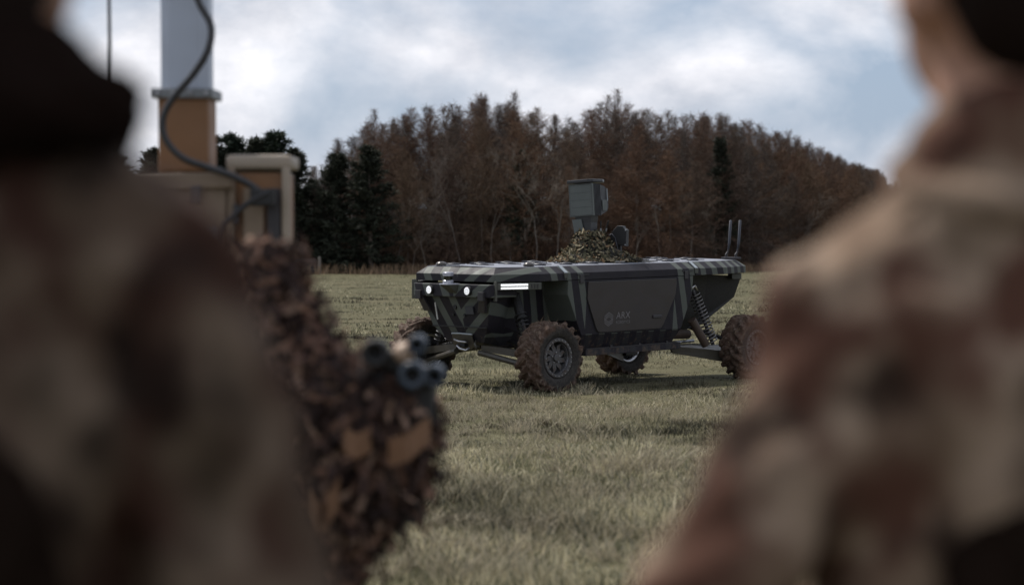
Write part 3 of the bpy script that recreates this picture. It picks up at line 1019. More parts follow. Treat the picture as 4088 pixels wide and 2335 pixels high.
# ------------------------------------------------------------------ the wood
class Strands:
    """many thin tapered ribbons, built in one go"""
    def __init__(self, seed):
        self.r = np.random.default_rng(seed)
        self.P, self.E, self.W, self.C = [], [], [], []

    def add(self, p, e, w, c):
        p, e = np.atleast_2d(p), np.atleast_2d(e)
        n = len(p)
        self.P.append(p)
        self.E.append(e)
        self.W.append(np.broadcast_to(np.asarray(w, dtype=float), (n,)))
        self.C.append(np.broadcast_to(np.asarray(c, dtype=float), (n, 3)))

    def twigs(self, q, q2, dd, n, tl, w, col, spread, rise, sub=3):
        """n side twigs along q..q2, each with sub-twigs"""
        r_ = self.r
        if n <= 0: return
        f = r_.random((n, 1))
        pp = q + (q2 - q) * f
        td = dd * r_.uniform(.2, .9, (n, 1)) + r_.normal(0, spread, (n, 3))
        td[:, 2] += r_.uniform(rise[0], rise[1], n)
        td /= np.linalg.norm(td, axis=1, keepdims=True) + 1e-9
        L = tl * r_.uniform(.5, 1.5, (n, 1))
        e = pp + td * L
        cc = np.asarray(col) * r_.uniform(.6, 1.45, (n, 1))
        self.add(pp, e, w, cc)
        for k in range(sub):
            b = pp + (e - pp) * r_.uniform(.15, .95, (n, 1))
            sd = td + r_.normal(0, .75, (n, 3))
            sd /= np.linalg.norm(sd, axis=1, keepdims=True) + 1e-9
            self.add(b, b + sd * L * r_.uniform(.35, .75, (n, 1)), w * .75, cc * r_.uniform(.8, 1.25, (n, 1)))

    def arrays(self):
        P, E_, W, C = (np.concatenate(k) for k in (self.P, self.E, self.W, self.C))
        n = len(P)
        d = E_ - P
        s_ = np.cross(d, self.r.normal(0, 1, (n, 3)))
        s_ /= np.linalg.norm(s_, axis=1, keepdims=True) + 1e-9
        w = W[:, None]
        v = np.stack([P - s_ * w, P + s_ * w, E_ + s_ * w * .35, E_ - s_ * w * .35], 1).reshape(-1, 3)
        return v, np.arange(4 * n).reshape(-1, 4), np.repeat(C, 4, 0)

    def mesh(self, name):
        v, f, c = self.arrays()
        return np_mesh(name, v, f, col=c)


def limb(mb, pts, rads, n=5):
    mb.tube([tuple(p) for p in pts], list(rads), n, cap=False)


def larch(seed, H=10.0, R0=1.7, twig=(.115, .060, .036), dens=1.0, bare=0.03):
    r_ = np.random.default_rng(seed)
    tm = MB()
    bx, by = r_.normal(0, .22, 2)
    tp = [np.array([bx * t * t + .05 * math.sin(5 * t + seed), by * t * t, H * t]) for t in np.linspace(0, 1, 9)]
    limb(tm, tp, [max(.010, .085 * (1 - t) ** 1.05) for t in np.linspace(0, 1, 9)], 6)
    S = Strands(seed + 100)
    nb = int(190 * dens)
    for i in range(nb):
        t = bare + (1 - bare) * (i + r_.random()) / nb
        t = min(t, .992)
        k = min(int(t * 8), 7)
        f = t * 8 - k
        p = tp[k] * (1 - f) + tp[k + 1] * f
        az = r_.random() * 2 * PI
        low = t < .35
        L = (R0 * min(1, (1.0 - t) / .34) ** .72 * (.62 + .38 * min(1, 1.6 * (1 - t))) + .10) * r_.uniform(.45, 1.2)
        el = r_.uniform(-.45, .15) if low else r_.uniform(-.1, .40) + .45 * t
        dd = np.array([math.cos(az) * math.cos(el), math.sin(az) * math.cos(el), math.sin(el)])
        cc = np.array(twig) * r_.uniform(.6, 1.2)
        q = p.copy()
        W = .016 * (1 - t) + .006
        nseg = 4
        for g in range(nseg):
            q2 = q + dd * L / nseg
            S.add(q, q2, W * (1 - g / nseg * .7), cc)
            S.twigs(q, q2, dd, int((8.5 if not low else 6) * dens * (.30 + .70 * min(1, 3.0 * (1 - t))) + r_.random()), .38 * (1.05 - .45 * t), .0080 - .0028 * t * t, twig, .55, (-.5, .45))
            q = q2
            dd = dd + np.array([0, 0, (.16 if not low else -.12)]) + r_.normal(0, .13, 3)
            dd /= np.linalg.norm(dd)
    return tm.mesh('trunk'), S.mesh('crown')


def broadleaf(seed, H=9.0, col=(.20, .17, .145), spread=.5):
    r_ = np.random.default_rng(seed)
    tm, cm = MB(), MB()
    S = Strands(seed + 100)

    def grow(p, d, L, rad, lev):
        n = 4
        q = p.copy()
        dd = d / np.linalg.norm(d)
        pts = [q.copy()]
        for g in range(n):
            q = q + dd * L / n
            pts.append(q.copy())
            dd = dd + r_.normal(0, .09 if lev == 0 else .15, 3) + np.array([0, 0, .05])
            dd /= np.linalg.norm(dd)
        if lev <= 2:
            limb(tm if lev == 0 else cm, pts, np.linspace(rad, rad * .55, n + 1), 5 if lev < 2 else 4)
        else:
            S.add(np.array(pts[:-1]), np.array(pts[1:]), max(rad, .006), np.array(col) * r_.uniform(.6, 1.1))
            if lev >= 4: S.twigs(pts[0], pts[-1], dd, 3, .3, .006, np.array(col) * .9, .6, (-.3, .4), 2)
        if lev < 5:
            for k in range(3 if lev < 4 else 2):
                f = r_.uniform(.35, 1.0) if k else 1.0
                i = min(int(f * n), n - 1)
                pp = pts[i] + (pts[i + 1] - pts[i]) * (f * n - i)
                nd = dd + r_.normal(0, spread, 3)
                nd[2] += .12
                grow(pp, nd, L * r_.uniform(.55, .8), rad * .55, lev + 1)

    grow(np.zeros(3), np.array([r_.normal(0, .06), r_.normal(0, .06), 1]), H * .42, .055, 0)
    cme = S.mesh('crown')
    lm = cm.mesh('limbs')
    bm = bmesh.new()
    bm.from_mesh(cme)
    n0 = len(bm.verts)
    bm.from_mesh(lm)
    bm.verts.ensure_lookup_table()
    lay = bm.verts.layers.float_color['tint']
    for v in bm.verts[n0:]:
        v[lay] = (*[k * .9 for k in col], 1)
    bm.to_mesh(cme)
    bm.free()
    return tm.mesh('trunk'), cme


def spruce(seed, H=9.0, R0=2.3, col=(.030, .034, .023)):
    r_ = np.random.default_rng(seed)
    tm = MB()
    tp = [np.array([.08 * math.sin(3 * t + seed), .08 * math.cos(2 * t), H * t]) for t in np.linspace(0, 1, 7)]
    limb(tm, tp, [max(.02, .16 * (1 - t)) for t in np.linspace(0, 1, 7)], 6)
    S = Strands(seed + 100)
    nb = 175
    for i in range(nb):
        t = .03 + .965 * (i + r_.random()) / nb
        t = min(t, .99)
        k = min(int(t * 6), 5)
        f = t * 6 - k
        p = tp[k] * (1 - f) + tp[k + 1] * f
        az = r_.random() * 2 * PI
        L = (R0 * (1 - t) ** .75 + .22) * r_.uniform(.45, 1.2)
        el = r_.uniform(-.25, .12) + .5 * t
        dd = np.array([math.cos(az) * math.cos(el), math.sin(az) * math.cos(el), math.sin(el)])
        nseg = 5
        q = p.copy()
        for g in range(nseg):
            q2 = q + dd * L / nseg
            S.add(q, q2, .02 * (1 - g / nseg), (.04, .03, .022))
            S.twigs(q, q2, dd, int(7 + 6 * g / nseg), .24, .034, np.array(col) * r_.uniform(.7, 1.3), .5, (-.35, .35), 3)
            q = q2
            dd = dd + np.array([0, 0, .06]) + r_.normal(0, .1, 3)
            dd /= np.linalg.norm(dd)
    return tm.mesh('trunk'), S.mesh('crown')


M['twig'] = tint_mat('bare_twigs', 0.85, 0.0, 0.15)
M['needle'] = tint_mat('evergreen_needles', 0.75, 0.1, 0.2)
M['bark'] = plain('brown_grey_bark', (0.11, 0.085, 0.068), 0.9, 0, 0.4, 6, 0.6, 25)
M['pale_bark'] = plain('pale_grey_bark', (0.17, 0.145, 0.125), 0.85, 0, 0.35, 6, 0.4, 20)

larches = [larch(11, 10, 2.2, (.104, .066, .046)), larch(12, 10, 2.0, (.084, .063, .050)), larch(13, 10, 2.4, (.120, .070, .043)),
           larch(14, 10, 2.1, (.074, .059, .050)), larch(15, 10, 1.9, (.094, .066, .048)), larch(16, 10, 2.3, (.086, .057, .043)),
           larch(17, 10, 2.5, (.106, .070, .046), 1.1), larch(18, 10, 2.0, (.112, .064, .041))]
broads = [broadleaf(21, 9, (.155, .13, .11)), broadleaf(22, 9, (.135, .115, .095), .55), broadleaf(23, 9, (.17, .145, .12), .6)]
spruces = [spruce(31), spruce(32, 9, 2.0), spruce(33, 9, 2.6, (.026, .036, .024))]


def plant(kind, proto, x, y, H, label, cat, group, mats, H0, sxy=1.0):
    k = H / H0
    o = empty(kind, (x, y, gz(x, y) - .05), rng.uniform(0, 6.28))
    o.scale = (k * sxy, k * sxy, k)
    tag(o, label, cat, group)
    for nm, me, mt in (('trunk', proto[0], mats[0]), ('crown', proto[1], mats[1])):
        ob = link_mesh(nm, me, mt if not len(me.materials) else None, o)
    return o


PROF_X = [480, 640, 760, 900, 1120, 1180, 1240, 1330, 1400, 1500, 1700, 1900, 2050, 2180, 2300, 2440, 2600, 2900, 3100, 3300, 3500, 3620, 3800, 4200]
PROF_Y = [700, 690, 660, 620, 640, 680, 680, 590, 525, 475, 440, 395, 405, 445, 475, 400, 440, 470, 520, 605, 690, 730, 770, 800]


def top_z(x, y):
    px = 2044 + 8000 * x / y
    return 1.58 + (900 - np.interp(px, PROF_X, PROF_Y)) / 8000 * y


groups = {}
n_l = 0
for row in range(6):
    off = [0.4, 2.6, 5.2, 9.0, 13.0, 17.5][row]
    x = -44.0 + rng.uniform(0, 2)
    while x < 62:
        xx = x + rng.gauss(0, .3)
        y = float(edge_y(xx)) + off + rng.gauss(0, .8)
        px = 2044 + 8000 * xx / y
        x += rng.uniform(1.9, 2.9) if row < 3 else rng.uniform(.85, 1.35) * (1.3 if px > 2900 else 1)
        if px < 1290 and row < 3: continue
        if px < 1230 or px > 3800: continue
        tz = float(top_z(xx, y)) - gz(xx, y)
        H = tz * (min(1.05, rng.gauss(.975, .024)) if row >= 3 else rng.uniform(.55, .90))
        if px > 3000 and row < 3: H = tz * rng.uniform(.70, .96)
        if H < 2.5: continue
        k = rng.randrange(len(larches))
        wh = ('beside the dark spruces' if px < 1600 else 'above the vehicle nose' if px < 2050 else 'around the radar' if px < 2450 else
              'between the radar and the paddle antennas' if px < 2900 else 'on the falling slope right of the antennas' if px < 3400 else 'at the far right by the soldier')
        lab, grp = (('rust-brown front-row larch ' + wh, 'front larches ' + wh) if row < 3
                    else ('bare brown larch deeper in the wood ' + wh, 'rear larches ' + wh))
        plant('larch_tree', larches[k], xx, y, H, lab, 'tree', grp, (M['bark'], M['twig']), 10.0, rng.uniform(1.0, 1.3) * (10 / max(H, 5)) ** .4)
        n_l += 1


def at_px(px, off):
    """lateral position whose line of sight passes px at the wood's edge + off"""
    x = (px - 2044) / 8000 * 120
    for _ in range(12):
        y = float(edge_y(x)) + off
        x = (px - 2044) / 8000 * y
    return x, float(edge_y(x)) + off


def h_for(x, y, py):
    return 1.58 + (900 - py) / 8000 * y - gz(x, y)


# tall spires that stand out on the skyline
for px, py, lab in ((2048, 372, 'lone tall larch spire on the skyline left of the radar'),
                    (2465, 362, 'tallest twin larch spire on the skyline, the right one of the pair'),
                    (2420, 385, 'twin larch spire on the skyline, the left one of the pair'),
                    (1880, 375, 'slender larch spire on the skyline above the vehicle nose'),
                    (1930, 385, 'slender larch spire just left of the lone tall one'),
                    (1500, 440, 'leftmost tall larch spire where the skyline climbs'),
                    (2930, 500, 'bushy greenish larch top at the shoulder of the falling skyline')):
    x, y = at_px(px, 15)
    plant('larch_tree', larches[rng.randrange(6)], x, y, h_for(x, y, py), lab, 'tree', 'tall larches on the skyline', (M['bark'], M['twig']), 10.0, .85)

# evergreens
for px, py, off, k, sx, lab in ((1480, 590, -1.5, 0, 1.45, 'large bushy dark green spruce in front of the larches, widest of the evergreens'),
                            (1345, 620, -0.5, 1, 1.4, 'dark spruce left of the widest evergreen'),
                            (1100, 535, 1.0, 2, 1.5, 'tallest dark spruce of the left clump'),
                            (1185, 600, 0.0, 0, 1.4, 'dark spruce at the right end of the left clump'),
                            (1020, 560, 1.5, 1, 1.5, 'dark spruce second from the left beside the cabinet'),
                            (930, 545, 2.5, 2, 1.5, 'dark spruce just above the tan cabinet'),
                            (840, 555, 2.0, 0, 1.5, 'dark spruce at the left, next to the grey mast'),
                            (1250, 720, 3.0, 1, 1.4, 'short dark spruce in the dip between the clumps'),
                            (620, 600, 2.5, 1, 1.5, 'dark spruce half hidden between soldier and mast'),
                            (460, 620, 2.5, 2, 1.5, 'dark spruce hidden behind the left soldier'),
                            (2875, 560, 2.0, 1, .85, 'narrow black-green spruce standing in the larches right of the radar'),
                            (2080, 610, 1.2, 2, .7, 'small dark spruce among the larches above the vehicle nose')):
    x, y = at_px(px, off)
    plant('spruce_tree', spruces[k], x, y, h_for(x, y, py), lab, 'tree', 'dark evergreens of the wood', (M['bark'], M['needle']), 9.0, sx)
for px, py, lab in ((1150, 640, 'dark evergreen in the back of the left clump, right side'), (960, 600, 'dark evergreen in the back of the left clump, middle'), (760, 600, 'dark evergreen in the back of the left clump, left side')):
    x, y = at_px(px, 6)
    plant('spruce_tree', spruces[rng.randrange(3)], x, y, h_for(x, y, py), lab, 'tree', 'dark evergreens of the wood', (M['bark'], M['needle']), 9.0, 1.7)

# pale bare broadleaf trees
for px, py, off, k, lab in ((1840, 540, -.2, 0, 'pale bare birch with a straight stem left of the radar'),
                        (2140, 560, -.5, 2, 'pale grey bare tree with spreading limbs just left of the radar'),
                        (2215, 620, -1.0, 1, 'grey bare tree with tangled limbs behind the radar panel'),
                        (1700, 760, -1.2, 1, 'low pale bare tree leaning out above the vehicle nose'),
                        (2540, 820, -1.0, 2, 'low pale bare bush-like tree right of the black sensor box'),
                        (3060, 640, 1.0, 0, 'pale bare tree on the falling right slope of the wood'),
                        (2760, 700, -.4, 1, 'thin grey bare tree left of the paddle antennas'),
                        (1580, 800, -1.0, 0, 'low grey bare sapling at the right foot of the widest spruce'),
                        (1965, 690, -.8, 2, 'grey bare tree with fine fanning twigs midway between nose and radar'),
                        (2330, 760, -.9, 0, 'thin bare sapling hidden partly by the radar neck'),
                        (2640, 640, .3, 2, 'slim pale bare tree midway between radar and paddle antennas'),
                        (2860, 860, -1.2, 1, 'low bare thorn bush behind the rear deck'),
                        (2040, 880, -1.3, 1, 'low bare thorn bush behind the front deck'),
                        (1650, 880, -1.4, 2, 'low leaning thorn bush left of the vehicle nose'),
                        (3200, 760, .5, 2, 'grey bare tree low on the right slope')):
    x, y = at_px(px, off)
    plant('bare_tree', broads[k], x, y, h_for(x, y, py), lab, 'tree', 'pale bare trees at the edge of the wood', (M['pale_bark'], M['twig']), 9.0, 1.0)

# bramble and brushwood along the edge, one tangled mass
S = Strands(77)
r_ = S.r
for i in range(4200):
    x = r_.uniform(-46, 62)
    y = float(edge_y(x)) + r_.uniform(-1.4, 16) * r_.random()
    z = gz(x, y)
    h = r_.uniform(.6, 2.3) * (1.9 if r_.random() < .3 else 1)
    dd = np.array([r_.normal(0, .4), r_.normal(0, .4), 1.0])
    dd /= np.linalg.norm(dd)
    cc = np.array([.075, .047, .036]) * r_.uniform(.3, 1.4)
    q = np.array([x, y, z - .02])
    for g in range(4):
        q2 = q + dd * h / 4
        S.add(q, q2, .013 * (1 - g * .18), cc)
        S.twigs(q, q2, dd, 4, h * .22, .0085, cc, .65, (-.5, .35), 3)
        q = q2
        dd = dd + np.array([r_.normal(0, .2), r_.normal(0, .2), -.16])
        dd /= np.linalg.norm(dd)
brush = link_mesh('brushwood', S.mesh('brushwood'), M['twig'])
tag(brush, 'tangle of dead brown brushwood along the foot of the wood', 'brushwood', None, 'stuff')

# long dry grass fringe at the foot of the wood
n = 16000
x = r_.uniform(-44, 60, n)
y = edge_y(x) - 0.5 - np.abs(r_.normal(0, 2.2, n))
p = np.stack([x, y, ground_z(x, y)], 1)
d = np.stack([r_.normal(0, .3, n), r_.normal(0, .3, n), np.ones(n)], 1) * r_.uniform(.2, .65, (n, 1))
S = Strands(78)
S.add(p, p + d, .02, np.array([.26, .18, .115]) * r_.uniform(.5, 1.25, (n, 1)))
fr = link_mesh('dry_grass_fringe', S.mesh('dry_grass_fringe'), M['net'])
tag(fr, 'band of long tan dead grass at the foot of the wood', 'dry grass', None, 'stuff')

# leaf-littered floor of the wood, a sheet just above the field sheet
fx_ = np.concatenate([[-300, -150, -100], np.arange(-80, 82, 2.0), [100, 150, 300]])
fo_ = np.concatenate([np.arange(0, 60, 1.5), [70, 90, 130]])
fgx, fgo = np.meshgrid(fx_, fo_)
fgy = edge_y(np.clip(fgx, -60, 70)) + fgo - .8 + .5 * np.sin(fgx * 1.3) * (fgo == 0)
fz_ = ground_z(fgx.ravel(), fgy.ravel()) + .03
nx, ny = len(fx_), len(fo_)
ii, jj = np.meshgrid(np.arange(nx - 1), np.arange(ny - 1))
a0 = (jj * nx + ii).ravel()
floor_m = np_mesh('woodland_floor', np.stack([fgx.ravel(), fgy.ravel(), fz_], 1), np.stack([a0, a0 + 1, a0 + nx + 1, a0 + nx], 1))
wf = link_mesh('woodland_floor', floor_m, plain('leaf_litter', (0.050, 0.030, 0.020), 0.95, 0, 0.5, 1.5, .6, 6), smooth=True)
tag(wf, 'dark leaf-littered floor of the wood rising behind its edge', None, None, 'structure')

# field-edge furniture: post, hooded trough, marker
M['grey_wood'] = plain('weathered_post_wood', (0.16, 0.14, 0.12), 0.85, 0, 0.3, 10)
x, y = at_px(1275, -3)
z = gz(x, y)
po = MB().prism([(-.09, -.09, 0), (.09, -.09, 0), (.09, .09, 0), (-.09, .09, 0)], (0, 0, 1.0)).prism([(-.09, -.09, 1.0), (.09, -.09, 1.0), (.0, .0, 1.06)], (0, .01, 0)).build('fence_post', M['grey_wood'])
po.location = (x, y, z - .02)
tag(po, 'weathered grey post at the foot of the dark spruces', 'post')
x, y = at_px(1205, -2.5)
fe = empty('field_shelter', (x, y, gz(x, y)))
tag(fe, 'low black tarpaulin-covered stack beside the grey post', 'covered stack')
MB().loft([[(-.95, -.5, 0), (.95, -.5, 0), (.95, .5, 0), (-.95, .5, 0)], [(-.92, -.47, .7), (.92, -.47, .75), (.92, .47, .72), (-.92, .47, .7)], [(-.8, -.3, .88), (.8, -.3, .92), (.8, .3, .9), (-.8, .3, .86)]]).build('tarpaulin', M['black'], fe, bevel=.04)
MB().tube([(-.95, -.52, .3), (0, -.53, .27), (.95, -.52, .3)], .02, 6).build('lashing_rope', M['grey_wood'], fe)
x, y = at_px(1377, -2)
mk = MB().tube([(0, 0, 0), (0, 0, .42)], .035, 8).tube([(0, 0, .42), (0, 0, .52)], [.06, .035], 8).build('marker_stake', M['white_plate'])
mk.location = (x, y, gz(x, y))
tag(mk, 'tiny white marker stake in the dry grass by the spruces', 'stake')

# ------------------------------------------------------------------ grass
def blades(n, y0, y1, hscale, wscale, seed, seg2=True, wedge=.31, marg=.9):
    r_ = np.random.default_rng(seed)
    # even density per picture area: pdf ~ 1/y in depth within the wedge
    y = y0 * (y1 / y0) ** r_.random(n)
    x = (r_.random(n) * 2 - 1) * (wedge * y + marg)
    tuf = r_.integers(0, max(1, n // 26), n)
    rt = np.random.default_rng(seed + 1)
    ty_ = y0 * (y1 / y0) ** rt.random(n // 26 + 1)
    tx_ = (rt.random(n // 26 + 1) * 2 - 1) * (wedge * ty_ + marg)
    th_ = rt.uniform(.45, 1.7, n // 26 + 1) ** 1.3
    tdry = rt.random(n // 26 + 1)
    intuft = r_.random(n) < .72
    spread_ = (.035 + .035 * rt.random(n // 26 + 1)) * (1 if seg2 else 4)
    ox, oy = r_.normal(0, 1, n) * spread_[tuf], r_.normal(0, 1, n) * spread_[tuf]
    x = np.where(intuft, tx_[tuf] + ox, x)
    y = np.where(intuft, ty_[tuf] + oy, y)
    z = ground_z(x, y)
    dry = fbm(x * .55 + 5, y * .55, 41, 4)
    dry2 = fbm(x * 2.3, y * 2.3 + 9, 43, 3)
    tall = fbm(x * 1.1 + 50, y * 1.1, 47, 4)
    D = np.clip((dry * .55 + dry2 * .45 - .44) * 5.0, 0, 1)
    for cx_, cy_, rx_, ry_, a_ in DRY:
        D = np.maximum(D, a_ * np.exp(-(((x - cx_) / rx_) ** 2 + ((y - cy_) / ry_) ** 2)))
    h = (0.014 + 0.036 * np.clip((tall - .30) * 2.4, 0, 1.2)) * r_.uniform(.5, 1.35, n) * hscale
    h = h * (1 + D * 0.7) * np.where(intuft, th_[tuf], .75)
    D = np.clip(D + np.where(intuft & (tdry[tuf] > .80), .55, 0), 0, 1.3)
    for cx_, cy_, rx_, ry_, a_ in DRY:
        if a_ > 1.0: h = h * (1 + 1.6 * np.exp(-(((x - cx_) / rx_) ** 2 + ((y - cy_) / ry_) ** 2)))
    worn = np.clip((fbm(x * .42 + 17, y * .42 + 3, 61, 4) - .40) * 9, .22, 1)
    h = h * (.35 + .65 * worn)
    # worn wheel tracks
    for tx in (-3.9, -4.9):
        cxx = tx * (y / 40) + .8 * np.sin(y / 9)
        h = h * np.where((np.abs(x - cxx) < .25) & (y > 26), .45, 1)
    az = r_.random(n) * 2 * PI
    lean = np.abs(r_.normal(.6, .5, n))
    dx, dy = np.cos(az) * lean, np.sin(az) * lean
    dx = dx * .7 + np.where(intuft, ox / spread_[tuf] * .28, 0)
    dy = dy * .7 + np.where(intuft, oy / spread_[tuf] * .28, 0)
    wv = r_.random(n) * 2 * PI
    w = (0.0017 + 0.0012 * r_.random(n)) * wscale * (1 + .3 * D)
    sx, sy = np.cos(wv) * w, np.sin(wv) * w
    rv = r_.random((n, 1))
    g = np.array([.055, .058, .033]) + rv * np.array([.030, .025, .016])
    st = np.array([.195, .172, .105]) + r_.random((n, 1)) * np.array([.20, .185, .145])
    isd = (r_.random(n) < (0.17 + .60 * np.clip(D, 0, 1)))[:, None]
    blu = (r_.random(n) < .10)[:, None]
    col = np.where(isd, st, np.where(blu, g * np.array([.9, 1.0, 1.5]), g)) * np.clip(.88 + 6.0 * (fbm(x * .8, y * .8, 51, 4) - .5), .26, 1.9)[:, None]
    col = col * (.62 + .38 * worn)[:, None] * np.where(worn < .6, 1.0, 1.0)[:, None] + (1 - worn)[:, None] * np.array([.020, .014, .006])
    b = np.stack([x, y, z - .004], 1)
    up = np.stack([dx * h, dy * h, h * np.sqrt(np.clip(1 - lean ** 2 * .35, .3, 1))], 1)
    sd = np.stack([sx, sy, np.zeros(n)], 1)
    if not seg2:
        v = np.stack([b - sd, b + sd, b + up], 1).reshape(-1, 3)
        f = np.arange(3 * n).reshape(-1, 3)
        c = np.repeat(col, 3, 0)
    else:
        mid = b + up * np.array([.42, .42, .6])
        v = np.stack([b - sd, b + sd, mid - sd * .8, mid + sd * .8, b + up], 1).reshape(-1, 3)
        i = np.arange(n) * 5
        f = np.concatenate([np.stack([i, i + 1, i + 3], 1), np.stack([i, i + 3, i + 2], 1), np.stack([i + 2, i + 3, i + 4], 1)])
        c = np.repeat(col, 5, 0)
    return np_mesh('blades', v, f, col=c)


def gpt(px, py):
    y = 14.0
    for _ in range(20):
        y = (1.58 - gz((px - 2044) / 8000 * y, y)) * 8000 / (py - 900)
    return (px - 2044) / 8000 * y, y


DRY = []
for px, py, rx, ry, a in ((1830, 1670, .45, 1.0, .9), (2150, 1680, .50, 1.0, .95), (2430, 1670, .45, .9, .9), (1860, 1600, .6, .6, .7), (2500, 1640, .4, .6, .7),
                          (2455, 1880, .17, .16, 1.2), (2620, 1860, .17, .16, 1.1), (1800, 1755, .2, .15, .8), (2120, 2110, .3, .2, .6), (1720, 2120, .3, .25, .6), (2250, 1810, .15, .15, .7)):
    q = gpt(px, py)
    DRY.append((q[0], q[1], rx, ry, a))
M['grass'] = tint_mat('grass_blades', 0.7, 0.30, 0.25)
g1 = link_mesh('meadow_grass', blades(430000, 6.5, 34, 1.0, 1.0, 5), M['grass'])
tag(g1, 'short tufted olive and straw grass of the field around the vehicle', 'grass', None, 'stuff')
g2 = link_mesh('far_meadow_grass', blades(150000, 30, 125, 1.0, 5.0, 6, seg2=False, wedge=.29, marg=2), M['grass'])
tag(g2, 'distant short grass of the field running back to the wood', 'grass', None, 'stuff')

# ------------------------------------------------------------------ equipment cabinet with mast (left, seven metres off)
M['tan'] = plain('tan_cabinet_paint', (0.20, 0.145, 0.10), 0.6, 0, 0.2, 5)
M['cream'] = plain('cream_frame_paint', (0.30, 0.245, 0.19), 0.55, 0, 0.15, 6)
M['ochre'] = plain('ochre_wood_block', (0.195, 0.092, 0.036), 0.55, 0, 0.25, 5)
M['mast_grey'] = plain('pale_grey_mast_metal', (0.34, 0.37, 0.43), 0.35, 0.35, 0.12, 3)
M['panel_grey'] = plain('grey_panel', (0.17, 0.18, 0.19), 0.5, 0, 0.2, 5)
M['cable'] = plain('black_rubber_cable', (0.016, 0.015, 0.017), 0.45, 0, 0.2, 20)
CY = 7.0
SCL = CY / 8000


def w7(px, py):
    return (px - 2044) * SCL, 1.58 - (py - 900) * SCL


gc = gz(-1.2, 7.3)
cab = empty('equipment_cabinet', (0, CY, 0))
tag(cab, 'tan equipment cabinet with cream frame and ochre mast socket behind the left soldier', 'cabinet')
xl, xr = -1.58, -1.00
ztop = w7(0, 735)[1]
MB().box(((xl + xr) / 2, .32, (ztop + gc + .12) / 2), (xr - xl, .6, ztop - gc - .12)).build('housing', M['tan'], cab, bevel=.015)
MB().box(((xl + xr) / 2, .32, ztop + .012), (xr - xl + .05, .65, .055)).build('top_rim', M['tan'], cab, bevel=.008)
MB().box((-1.10, .012, 1.38), (.15, .02, .40)).build('grey_panel', M['panel_grey'], cab, bevel=.005)
MB().box((-1.36, .012, 1.38), (.28, .02, .40)).build('front_panel', M['tan'], cab, bevel=.005)
for x_ in (xl + .05, xr - .05):
    for y_ in (.07, .57):
        MB().box((x_, y_, gc + .06), (.07, .07, .14)).build('foot', M['black'], cab)
# taller side bay
sx0, sx1 = w7(905, 0)[0], w7(1152, 0)[0]
st_ = w7(0, 640)[1]
MB().box(((sx0 + sx1) / 2 + .004, .17, (st_ + gc + .12) / 2 - .02), (sx1 - sx0 - .03, .22, st_ - gc - .16)).build('side_bay', M['ochre'], cab, bevel=.012)
MB().box(((sx0 + sx1) / 2, .17, st_ - .005), (sx1 - sx0 + .015, .27, .05)).build('bay_lid', M['cream'], cab, bevel=.016)
for x_ in (sx0 + .012, sx1 - .012):
    MB().box((x_, .045, (st_ + gc) / 2), (.028, .03, st_ - gc - .05)).build('corner_post', M['cream'] if x_ > -.9 else M['tan'], cab, bevel=.006)
MB().box((sx1 - .055, .04, 1.40), (.045, .02, .62)).build('recess_strip', M['char'], cab)
MB().box((sx0 + .09, .04, 1.40), (.07, .02, .62)).build('bay_panel', M['tan'], cab, bevel=.004)
# socket and mast
mx0, mx1 = w7(612, 0)[0], w7(818, 0)[0]
mz0, mz1 = w7(0, 690)[1], w7(0, 388)[1]
mcx = (mx0 + mx1) / 2
MB().box((mcx, .20, (mz0 + mz1) / 2 + .005), (mx1 - mx0, .19, mz1 - mz0)).build('mast_socket', M['ochre'], cab, bevel=.012)
MB().box((mcx, .20, mz1 + .018), (mx1 - mx0 + .035, .23, .034)).build('socket_flange', M['panel_grey'], cab, bevel=.004)
for dx_ in (-.085, -.03, .03, .085):
    MB().lathe([(0, .074), (.008, .074), (.009, .086)], 8, 'Y', (mcx + dx_, 0, mz1 + .018)).build('flange_bolt', M['bolt'], cab)
for x_ in (-1.45, -1.10):
    MB().box((x_, -.006, ztop - .035), (.035, .02, .06)).build('door_latch', M['char'], cab, bevel=.004)
for z_ in (1.30, 1.62):
    MB().box((sx0 + .03, .028, z_), (.02, .02, .07)).build('bay_hinge', M['char'], cab, bevel=.004)
m = MB()
w_ = (mx1 - mx0) / 2 - .004
m.loft([[(mcx + w_ * .98 * math.cos(a) if False else mcx + dx * w_, .20 + dy * w_, z) for dx, dy in ((-.6, -1), (.6, -1), (1, -.6), (1, .6), (.6, 1), (-.6, 1), (-1, .6), (-1, -.6))] for z in (mz1 + .035, 3.4)])
m.build('mast', M['mast_grey'], cab, bevel=.004)
MB().tube([(w7(372, 0)[0], .3, ztop + .03), (w7(376, 0)[0], .3, 2.1), (w7(368, 0)[0], .3, 3.1)], [.011, .007, .005], 8).build('whip_antenna', M['cable'], cab)
MB().tube([(w7(372, 0)[0], .3, ztop + .03), (w7(372, 0)[0], .3, ztop + .10)], .018, 10).build('antenna_base', M['black'], cab)
MB().box((w7(1055, 0)[0], -.035, w7(0, 790)[1]), (.085, .05, .06)).build('cable_clamp', M['black'], cab, bevel=.008)


def smooth_path(pts, n=8):
    out = []
    P = [Vector(p) for p in pts]
    P = [P[0] * 2 - P[1]] + P + [P[-1] * 2 - P[-2]]
    for i in range(1, len(P) - 2):
        for k in range(n):
            t_ = k / n
            a, b, c_, d = P[i - 1], P[i], P[i + 1], P[i + 2]
            out.append(.5 * ((2 * b) + (c_ - a) * t_ + (2 * a - 5 * b + 4 * c_ - d) * t_ ** 2 + (3 * b - a - 3 * c_ + d) * t_ ** 3))
    out.append(P[-2])
    return out


